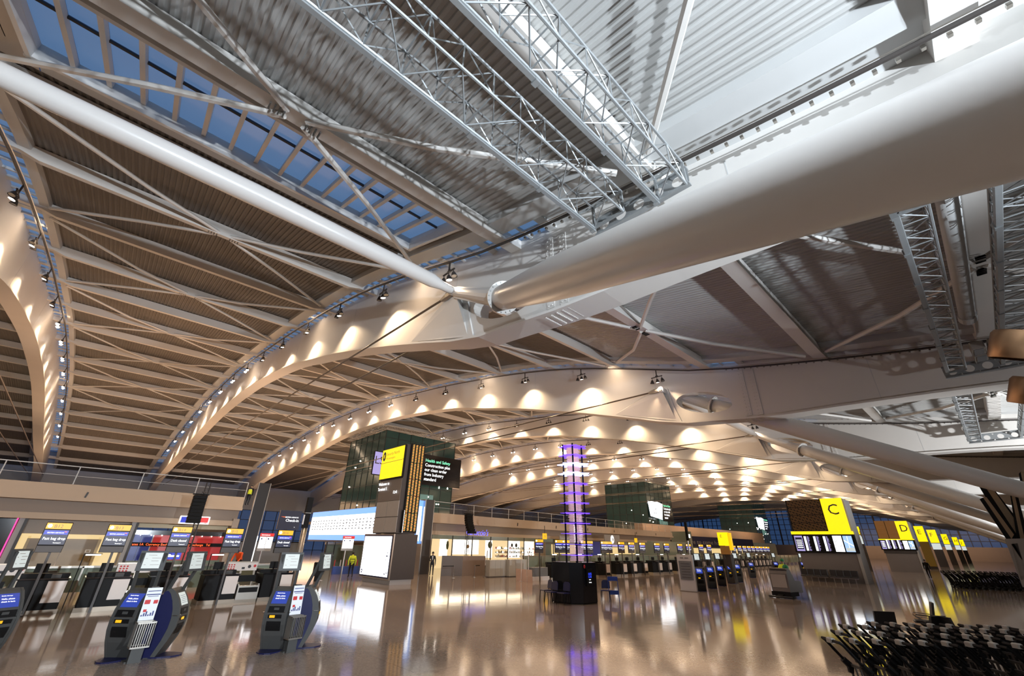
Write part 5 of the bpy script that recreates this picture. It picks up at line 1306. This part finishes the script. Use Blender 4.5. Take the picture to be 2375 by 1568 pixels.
# seats against row C
S1 = None
for j in range(8):
    y = 13.0 - j * .50 - (.15 if j > 3 else 0)
    lab = 'black bench seat against the row C sign, %s from the left' % ORD[j]
    if S1 is None:
        t = Thing('bench_seat', (48.2, y, 0), lab, 'seat', 'bench seats below the row C sign'); S1 = o = t.o
        mb = MB(); mb.bbox(-.25, .25, -.24, .24, .40, .48, 'seat_black', .03); t.p('seat', mb)
        mb = MB(); mb.bbox(.20, .30, -.24, .24, .45, .95, 'seat_black', .03); t.p('backrest', mb)
        mb = MB(); mb.box(-.05, .05, -.25, .25, .32, .40, 'steel'); mb.bar((0, 0, .35), (0, 0, .0), .05, .05, 'steel'); t.p('beam', mb)
    else: o = copy_tree(S1); o.location.y = y; o['label'] = lab

# ================================================================ CLEANING MACHINE
t = Thing('floor_scrubber', (30.4, 9.3, 0), 'grey ride-on floor cleaning machine with a black squeegee', 'cleaning machine', None, radians(-8))
mb = MB(); mb.prism([(-.62, .32), (-.55, .25), (.9, .25), (.9, .80), (.2, .85), (-.10, 1.40), (-.45, 1.42), (-.58, 1.2)], lambda u, v, w: (u, w, v), -.48, .48, 'machine'); t.p('tank', mb)
mb = MB(); mb.bbox(-.56, -.12, -.46, .46, 1.40, 1.46, 'machine', .02); mb.box(-.63, -.60, -.40, .40, .5, 1.15, 'panel_grey'); t.p('lid', mb)
mb = MB(); mb.box(-.7, .3, -.50, .50, .1, .30, 'black'); t.p('skirt', mb)
mb = MB(); mb.tube([(-.80, -.62, .06), (-.92, 0, .06), (-.80, .62, .06)], .05, 'rubber', 8); mb.bar((-.6, 0, .2), (-.9, 0, .08), .3, .06, 'black'); t.p('squeegee', mb)
for x, y in ((-.3, -.42), (-.3, .42), (.7, 0)):
    mb = MB(); mb.tube([(x, y - .06, .14), (x, y + .06, .14)], .14, 'rubber', 14); t.p('wheel', mb)
mb = MB(); mb.bar((.6, 0, .8), (.45, 0, 1.15), .05, .05, 'black'); mb.tube([(.43 + .14 * cos(a * .785), .14 * sin(a * .785), 1.17) for a in range(9)], .018, 'black', 5); t.p('steering_wheel', mb)

# ================================================================ PEOPLE
HB = {}
def person(loc, rz, lab, top, leg, pose, skin='skin', hair='hair', hat=None, vest=None, h=1.75):
    """one continuous body mesh grown on a jointed skeleton; hair, vest and hat are children"""
    J = dict(pel=(0, 0, .95), waist=(0, 0, 1.08), chest=(0, 0, 1.33), neck=(0, .0, 1.50), chin=(.02, 0, 1.57), head=(.03, 0, 1.67), crown=(.02, 0, 1.76),
             hl=(0, .10, .90), kl=(.03, .11, .50), al=(0, .12, .09), tl=(.16, .13, .03), hr=(0, -.10, .90), kr=(.03, -.11, .50), ar=(0, -.12, .09), tr=(.16, -.13, .03),
             sl=(0, .19, 1.43), el=(-.02, .25, 1.14), wl=(.06, .25, .90), fl=(.09, .25, .81), sr=(0, -.19, 1.43), er=(-.02, -.25, 1.14), wr=(.06, -.25, .90), fr=(.09, -.25, .81))
    J.update(pose); k = h / 1.76
    J = {a: Vector(b) * k for a, b in J.items()}
    E = [('pel', 'waist', .135, .125, top), ('waist', 'chest', .125, .155, top), ('chest', 'neck', .155, .06, top), ('neck', 'chin', .055, .055, skin), ('chin', 'head', .060, .098, skin), ('head', 'crown', .098, .06, skin)]
    for s in 'lr':
        E += [('pel', 'h' + s, .12, .105, leg), ('h' + s, 'k' + s, .098, .062, leg), ('k' + s, 'a' + s, .062, .042, leg), ('a' + s, 't' + s, .045, .035, 'black'),
              ('chest', 's' + s, .11, .075, top), ('s' + s, 'e' + s, .068, .050, top), ('e' + s, 'w' + s, .048, .036, top), ('w' + s, 'f' + s, .030, .034, skin)]
    names = list(J); idx = {n: i for i, n in enumerate(names)}; rad = {n: .05 for n in names}
    for a, b, ra, rb, _ in E: rad[a] = max(rad[a], ra) if a not in ('pel', 'chest') else max(ra, rad[a] if rad[a] != .05 else 0); rad[b] = rb
    vs = [tuple(J[n]) for n in names]; es = [(idx[a], idx[b]) for a, b, *_ in E]
    rr = [rad[n] * k for n in names]
    for s, sg in (('l', 1), ('r', -1)):            # five fingers, the thumb off the side of the palm
        w, f_ = J['w' + s], J['f' + s]; d = (f_ - w).normalized(); side = d.cross(Vector((0, 0, 1)));
        side = side.normalized() if side.length > .05 else Vector((0, 1, 0)); inn = d.cross(side).normalized()
        for i, (o_, L_) in enumerate(((-.03, .062), (-.01, .075), (.012, .07), (.03, .055))):
            p1 = f_ + side * o_ * k; p2 = p1 + d * L_ * .55 * k; p3 = p2 + (d * .7 + inn * .5) * L_ * .5 * k
            n0 = len(vs); vs += [tuple(p1), tuple(p2), tuple(p3)]; rr += [.0095 * k] * 3; es += [(idx['f' + s], n0), (n0, n0 + 1), (n0 + 1, n0 + 2)]
        b1 = w + d * .03 * k - side * .035 * k; b2 = b1 + (d * .6 - side * .6) * .045 * k; n0 = len(vs); vs += [tuple(b1), tuple(b2)]; rr += [.011 * k] * 2; es += [(idx['w' + s], n0), (n0, n0 + 1)]
    me = bpy.data.meshes.new('skeleton'); me.from_pydata(vs, es, []); ob = bpy.data.objects.new('skeleton', me); COL.objects.link(ob)
    md = ob.modifiers.new('skin', 'SKIN'); md.use_smooth_shade = True
    for i, sv in enumerate(me.skin_vertices[0].data): sv.radius = (rr[i], rr[i]); sv.use_root = (i == 0)
    sb = ob.modifiers.new('sub', 'SUBSURF'); sb.levels = 1; sb.render_levels = 1
    dg = bpy.context.evaluated_depsgraph_get(); ev = ob.evaluated_get(dg)
    bm2 = bpy.data.meshes.new_from_object(ev); bpy.data.objects.remove(ob)
    ms = []
    for m in (top, leg, skin, 'black'):
        if m not in ms: ms.append(m)
    bm2.materials.clear()
    for m in ms: bm2.materials.append(M[m])
    segs = [(J[a], J[b], m, (ra + rb) / 2) for a, b, ra, rb, m in E]
    for p in bm2.polygons:
        c = p.center; best = None
        for a, b, m, r_ in segs:
            ab = b - a; tt = max(0, min(1, (c - a).dot(ab) / max(ab.length_squared, 1e-9))); dd = (c - (a + ab * tt)).length / r_
            if best is None or dd < best[0]: best = (dd, m)
        p.material_index = ms.index(best[1]); p.use_smooth = True
    bm2.name = 'person'
    o = bpy.data.objects.new('person', bm2); COL.objects.link(o); o.location = loc; o.rotation_euler = (0, 0, rz); tag(o, lab, 'person')
    H_ = J['head']; fw = Vector((1, 0, 0)); up = (J['crown'] - J['chin']).normalized()
    mb = MB(); mb.ball(H_ + up * .035 * k - fw * .018 * k, .104 * k, hair if not hat else hat, 12, (1, .95, 1)); mb.build('hard_hat' if hat else 'hair', o, smooth=True)
    mb = MB()                                       # face
    for s in (-1, 1): mb.ball(H_ + fw * .088 * k + Vector((0, s * .032 * k, .004)), .013 * k, 'mark_black', 6); mb.ball(H_ + Vector((-.005, s * .098 * k, -.01)), .024 * k, skin, 6, (.6, .4, 1.2))
    mb.ball(H_ + fw * .104 * k - up * .022 * k, .017 * k, skin, 6, (1, .8, 1.3)); mb.box(H_.x + .088 * k, H_.x + .096 * k, H_.y - .022 * k, H_.y + .022 * k, H_.z - .058 * k, H_.z - .050 * k, 'mark_red'); mb.build('face', o)
    if vest:
        mb = MB()
        pts = [J['pel'] + (J['waist'] - J['pel']) * .1, J['waist'], J['chest'], J['chest'] + (J['neck'] - J['chest']) * .62]
        mb.tube(pts, [.178 * k, .178 * k, .200 * k, .125 * k], vest, 14, cap=False); b = mb.build('hi_vis_vest', o, smooth=True)
        mb = MB()
        for f_ in (.25, .95): c = J['pel'] + (J['chest'] - J['pel']) * f_; mb.tube([c - up * .02, c + up * .02], [(.184 + .02 * f_) * k] * 2, 'fascia', 14, cap=False)
        mb.build('reflective_band', b)
    return o
person((22.25, 32.8, 0), radians(235), 'man in a dark suit and white shirt standing by the service door', 'suit', 'suit', dict(wr=(.16, -.12, 1.08), fr=(.20, -.06, 1.10), kl=(.06, .11, .5)), h=1.70)
o = bpy.context.scene.objects['person']
mb = MB(); mb.add([(.165, -.05, 1.42), (.165, .05, 1.42), (.185, .02, 1.12), (.185, -.02, 1.12)], [(0, 1, 2, 3)], 'shirt'); mb.build('shirt', o)
person((15.75, 33.6, 0), radians(75), 'worker in a yellow high-visibility jacket walking away near the totem', 'hivis', 'trousers', dict(waist=(.02, 0, 1.08), chest=(.08, 0, 1.32), neck=(.13, 0, 1.48), chin=(.17, 0, 1.54), head=(.2, 0, 1.63), crown=(.2, 0, 1.73), kl=(.12, .11, .5), al=(.02, .12, .1), ar=(-.14, -.12, .12), tr=(.0, -.13, .03), sl=(.09, .2, 1.42), sr=(.09, -.2, 1.42), el=(.05, .28, 1.14), er=(.05, -.28, 1.14)), h=1.68)
o = [q for q in SC.objects if q.name.startswith('person')][-1]
mb = MB()
for z, dx in ((1.02, .03), (1.2, .06)): mb.tube([(dx, 0, z - .02), (dx, 0, z + .02)], .185, 'hivis_dark', 14, cap=False)
mb.build('reflective_band', o)
bp_ = P(563, 1172, 1, 38.0)
person((bp_.x + .25, 38.05, bp_.z + .02), radians(60), 'worker in a yellow vest on the mezzanine end, arm raised to the pillar', 'black', 'trousers', dict(chest=(.05, 0, 1.33), head=(.12, 0, 1.67), crown=(.12, 0, 1.76), el=(.28, .22, 1.42), wl=(.52, .20, 1.55), fl=(.60, .20, 1.60), kl=(.12, .1, .52), ar=(-.16, -.12, .1), tr=(-.02, -.13, .04)), vest='hivis', h=1.42)
op_ = P(578, 1300, 1, 37)
person((9.0, 36.6, 0), radians(230), 'person in orange jacket and dark cap bending by the dark pillar', 'orange_cloth', 'trousers', dict(waist=(.05, 0, 1.06), chest=(.22, 0, 1.24), neck=(.34, 0, 1.34), chin=(.42, 0, 1.37), head=(.49, 0, 1.42), crown=(.52, 0, 1.51), sl=(.25, .19, 1.32), sr=(.25, -.19, 1.32), el=(.38, .24, 1.06), wl=(.52, .2, .92), fl=(.6, .18, .87), er=(.38, -.24, 1.06), wr=(.52, -.2, .92), fr=(.6, -.18, .87)), hat='mark_blue', h=2.0)
person((30.75, 9.28, .12), radians(172), 'cleaner in a green and yellow jacket seated behind the floor machine', 'hivis', 'trousers', dict(kl=(.35, .14, .75), al=(.40, .14, .35), tl=(.52, .14, .30), kr=(.35, -.14, .75), ar=(.40, -.14, .35), tr=(.52, -.14, .30), el=(.12, .3, 1.12), wl=(.34, .2, 1.08), fl=(.42, .18, 1.08), er=(.12, -.3, 1.12), wr=(.34, -.2, 1.08), fr=(.42, -.18, 1.08)), hair='green_cloth', h=1.78)
o = [q for q in SC.objects if q.name.startswith('person')][-1]
mb = MB(); mb.ball((.12, .16, 1.36), .17, 'green_cloth', 10, (.8, 1, 1)); mb.build('green_sleeve', o, smooth=True)
dp_ = P(2146, 1332, 2, 0)
person((66, 6.3, 0), radians(170), 'dark figure walking in front of the E row sign', 'black', 'black', dict(kl=(.18, .11, .52), al=(.16, .12, .12), tl=(.32, .12, .08), ar=(-.2, -.12, .14), tr=(-.08, -.12, .04)), h=1.75)

# ================================================================ LUGGAGE TROLLEYS (local +x is forward)
def trolley(loc, rz, lab):
    t = Thing('luggage_trolley', loc, lab, 'luggage trolley', 'nested luggage trolleys in the front corner', rz)
    mb = MB(); w = .24
    mb.tube([(.30, -w, .66), (.05, -w, .96), (.0, -w, 1.0), (.0, w, 1.0), (.05, w, .96), (.30, w, .66)], .024, 'black', 6); hd = t.p('handle_loop', mb)
    mb = MB(); mb.bbox(-.045, .045, -.07, .07, .965, 1.04, 'panel_grey', .015); t.p('grip', mb, hd)
    for s in (-1, 1):
        mb = MB(); mb.tube([(.26, s * w, .70), (.36, s * w, .60), (.34, s * w, .50)], [.05, .06, .04], 'black', 6); t.p('joint', mb)
        mb = MB(); mb.tube([(.34, s * w, .62), (.42, s * w, .16), (1.0, s * .16, .13)], .02, 'dark_steel', 6); t.p('side_frame', mb)
        mb = MB(); mb.tube([(.42, s * w - .02, .08), (.42, s * w + .02, .08)], .08, 'rubber', 10); t.p('wheel', mb)
    mb = MB(); mb.box(.40, 1.0, -.17, .17, .15, .17, 'dark_steel'); 
    for i in range(3): mb.bar((.40, -.12 + .12 * i, .17), (.36, -.12 + .12 * i, .62), .03, .015, 'dark_steel')
    mb.bar((.36, -w, .62), (.36, w, .62), .04, .04, 'dark_steel'); t.p('luggage_bed', mb)
    mb = MB(); mb.tube([(.98, -.02, .06), (.98, .02, .06)], .06, 'rubber', 8); t.p('front_wheel', mb)
    return t.o
tr0 = None
ROWS = [((1928, 1485), 9, 12.35, .40), ((1951, 1469), 9, 13.55, .40), ((1979, 1450), 8, 13.75, .9), ((2033, 1448), 6, 14.4, 1.2)]
RN = ['front row', 'second row', 'third row', 'back row']
d_ = Vector((.69, -.72)).normalized()
for ri, ((px, py), n, _, _) in enumerate(ROWS):
    a = P(px, py, 2, 1.0)
    a = Vector((10.20 + 1.0 * ri, 2.60 + .08 * ri, 0)) if ri < 3 else Vector((13.2, 2.45, 0))
    for i in range(n + 2):
        loc = (a.x + d_.x * .385 * i, a.y + d_.y * .385 * i, 0)
        lab = 'black luggage trolley in the %s of the front corner, %s from the left end' % (RN[ri], ORD[i])
        if tr0 is None: tr0 = o = trolley(loc, math.atan2(d_.y, d_.x), lab)
        else: o = kcopy(tr0, loc, math.atan2(d_.y, d_.x), lab)
# distant nested rows
tf = None
for ri, (x, y) in enumerate(((50, 3.9), (54, 4.3), (58, 4.6))):
    for i in range(14):
        lab = 'dark luggage trolley in the distant %s row on the right, %s from the left' % (['nearest', 'middle', 'farthest'][ri], ORD[i])
        if tf is None:
            mb = MB(); w = .25
            mb.tube([(.3, -w, .6), (0, -w, 1.0), (0, w, 1.0), (.3, w, .6), (.4, w, .15), (1.0, 0, .12), (.4, -w, .15), (.3, -w, .6)], .05, 'black', 5); mb.tube([(.4, -.3, .08), (.4, -.2, .08)], .08, 'rubber', 8); mb.tube([(.4, .2, .08), (.4, .3, .08)], .08, 'rubber', 8); mb.tube([(.95, -.03, .06), (.95, .03, .06)], .06, 'rubber', 8)
            tf = o = mb.build('luggage_trolley')
        else: o = tf.copy(); COL.objects.link(o)
        o.location = (x + .30 * i * .5, y - .34 * i, 0); o.rotation_euler = (0, 0, -1.2)
        tag(o, lab, 'luggage trolley', 'distant rows of nested trolleys')
# seats behind the trolleys
def lounge(loc, rz, lab, arms=True):
    t = Thing('lounge_seat', loc, lab, 'seat', 'black seats behind the trolleys', rz)
    mb = MB(); mb.bbox(-.26, .26, -.25, .25, .40, .47, 'seat_black', .03); t.p('seat', mb)
    mb = MB(); mb.prism([(-.25, .48), (.25, .48), (.24, .98), (-.24, .98)], lambda u, v, w: (-.24 - .22 * (v - .45) + w, u, v), 0, .06, 'seat_black'); t.p('backrest', mb)
    mb = MB(); mb.bar((0, 0, .38), (-.1, 0, .2), .05, .05, 'steel'); mb.bar((-.1, -.2, .18), (.25, -.2, 0), .025, .025, 'steel'); mb.bar((-.1, .2, .18), (.25, .2, 0), .025, .025, 'steel'); mb.bar((-.1, -.25, .2), (-.1, .25, .2), .05, .05, 'steel'); mb.bar((-.1, .2, .2), (-.3, .2, 0), .025, .025, 'steel'); mb.bar((-.1, -.2, .2), (-.3, -.2, 0), .025, .025, 'steel'); t.p('leg_frame', mb)
    if arms:
        for s in (-1, 1):
            mb = MB(); mb.tube([(-.25, s * .29, .62), (.18, s * .29, .64), (.22, s * .29, .58), (.0, s * .29, .45)], .012, 'steel', 5); mb.tube([(-.22, s * .29, .56), (.15, s * .29, .57)], .010, 'steel', 5); t.p('armrest', mb)
    return t.o
q = lounge((20.6, 2.5, 0), radians(102), 'black lounge seat seen from the side, standing alone on the bare floor')
kcopy(q, (16.6, 2.95, 0), radians(35), 'black lounge seat with its back to us, left behind the trolleys')
kcopy(q, (16.6, 2.0, 0), radians(60), 'black lounge seat tipped dark against the yellow floor reflection, left of the paired seats')
kcopy(q, (16.7, 1.45, 0), radians(-40), 'black lounge seat behind the trolleys, right of the paired seats')
kcopy(q, (15.4, .45, 0), radians(-20), 'black lounge seat near the right edge behind the trolleys')

# ================================================================ TALL FINS AT THE RIGHT EDGE
def fin(lab, strips, x=30.0, d=.25, name='fin_pylon'):
    a = P(*strips[0][1][3], 0, x)
    t = Thing(name, tuple(a), lab, 'pylon', 'dark fins at the right edge')
    for nm, px, m in strips:
        q = [P(u, v, 0, x) for u, v in px]; mb = MB(); mb.hexa(q + [v + Vector((d, 0, 0)) for v in q], m); t.w(nm, mb)
fin('tallest tapering black and tan fin at the right edge', [('dark_side', [(2258, 1107), (2268, 1103), (2365, 1250), (2345, 1252)], 'black'), ('tan_face', [(2268, 1103), (2278, 1100), (2384, 1246), (2365, 1250)], 'tan_fin'), ('dark_rim', [(2278, 1100), (2284, 1107), (2392, 1245), (2384, 1246)], 'black')])
fin('shorter black and tan fin left of the tallest one', [('dark_side', [(2272, 1158), (2280, 1154), (2346, 1250), (2335, 1252)], 'black'), ('tan_face', [(2280, 1154), (2288, 1153), (2352, 1240), (2346, 1250)], 'tan_fin')], 29.6, .2)
fin('upright dark and tan fin right of the tallest one', [('dark_side', [(2343, 1148), (2346, 1148), (2367, 1252), (2359, 1252)], 'black'), ('tan_face', [(2346, 1148), (2354, 1148), (2377, 1252), (2367, 1252)], 'tan_fin'), ('dark_rim', [(2354, 1150), (2361, 1150), (2387, 1252), (2377, 1252)], 'black')], 29.8, .2)
fin('thin dark fin cut off by the right edge', [('dark_side', [(2363, 1099), (2367, 1094), (2402, 1252), (2394, 1252)], 'black'), ('tan_face', [(2367, 1094), (2380, 1094), (2412, 1252), (2402, 1252)], 'tan_fin')], 29.75, .2)
fin('grey column carrying the dark fins at the right edge', [('shaft', [(2330, 1250), (2412, 1248), (2440, 1362), (2372, 1362)], 'panel_grey'), ('dark_panel', [(2345, 1262), (2360, 1260), (2385, 1345), (2368, 1345)], 'dark_steel')], 29.5, .5)

# ================================================================ LIGHT
W = bpy.data.worlds.new('dusk'); SC.world = W; W.use_nodes = True
bg = W.node_tree.nodes['Background']; bg.inputs[0].default_value = (.10, .22, .55, 1); bg.inputs[1].default_value = .25
def area(loc, tgt, sx, sy, e, col, nm='area_fill'):
    l = bpy.data.lights.new(nm, 'AREA'); l.shape = 'RECTANGLE'; l.size = sx; l.size_y = sy; l.energy = e; l.color = col
    o = bpy.data.objects.new(nm, l); COL.objects.link(o); o.location = loc
    o.rotation_euler = (Vector(tgt) - Vector(loc)).to_track_quat('-Z', 'Y').to_euler(); return o
WARM = (1, .68, .43); WARM2 = (1, .60, .34); COOL = (.80, .90, 1)
# cool metal-halide uplights near the strut feet, raking the deck
spot_lamp(7.0, -12.0, 3.6, 2.5, 2.0, 12.2, 17000, radians(110), .5, COOL, .14)
spot_lamp(-3.0, -9.0, 5.5, -1.5, 4.0, 12.5, 15000, radians(110), .5, COOL, .14)
spot_lamp(20, -12, 3.5, 20, 0, 12, 1300, radians(105), .6, (.92, .95, 1), .16)
spot_lamp(38, -12, 3.5, 38.5, 0, 12.0, 16000, radians(105), .6, (.92, .96, 1), .2)
spot_lamp(73, -6.5, 6.5, 73, 1, 11.5, 6500, radians(150), .6, (.92, .96, 1), .2)
spot_lamp(109, -6.5, 6.5, 109, 1, 11.5, 5000, radians(150), .6, (.92, .96, 1), .2)
# added wash lamps brightening the arch faces, apart from the modelled spotlights
for k in range(0, 8):
    for y, L_ in ((17, 12), (33, 18), (54, 22), (80, 26)):
        if k > 4 and y > 60: continue
        for s in ((1,) if k == 0 else ((-1, 1) if k == 1 else (-1,))):
            zz = TZ(y) - .9; area((AX(k) + s * 2.3, y, zz), (AX(k), y, BZ(y) + .4), L_, .4, 16 * L_, (1, .74, .50)).rotation_euler.rotate_axis('Z', radians(90))
# added warm fill for floor and roof, from lamps without fittings
for k in range(0, 9):
    x = AX(k) + 9
    area((x, 20, 13.0), (x, 20, 0), 13, 16, 560 if k else 60, WARM)
    if k < 6: area((x, 48, 15.5), (x, 40, 0), 12, 14, 420, WARM)
    area((x, 46, 6.4), (x, 54, 20), 12, 5, 900, WARM2)
    area((x, 78, 6.0), (x, 70, 20), 12, 12, 1100, WARM2)
    if k < 7: area((x, 106, 4.0), (x, 100, 20), 12, 12, 1300, WARM2)
    area((x, 18, 3.4), (x, 28, 16), 10, 8, 300 if k else 150, WARM2)
area((-14, 30, 7), (-12, 45, 18), 12, 5, 350, WARM2)
area((232, 30, 9), (243, 30, 2), 60, 4, 2500, WARM)  # added fill lamp to lift the end wall
area((34, 39.2, 2.9), (34, 36, 0), 14, 1, 200, (1, .82, .58))
area((.5, 38.9, 2.3), (.5, 36, .5), 3.5, .5, 60, (1, .80, .42))
area((5.8, 39.0, 2.9), (5.8, 39.6, 0), 4.5, .3, 30, (1, .75, .5))
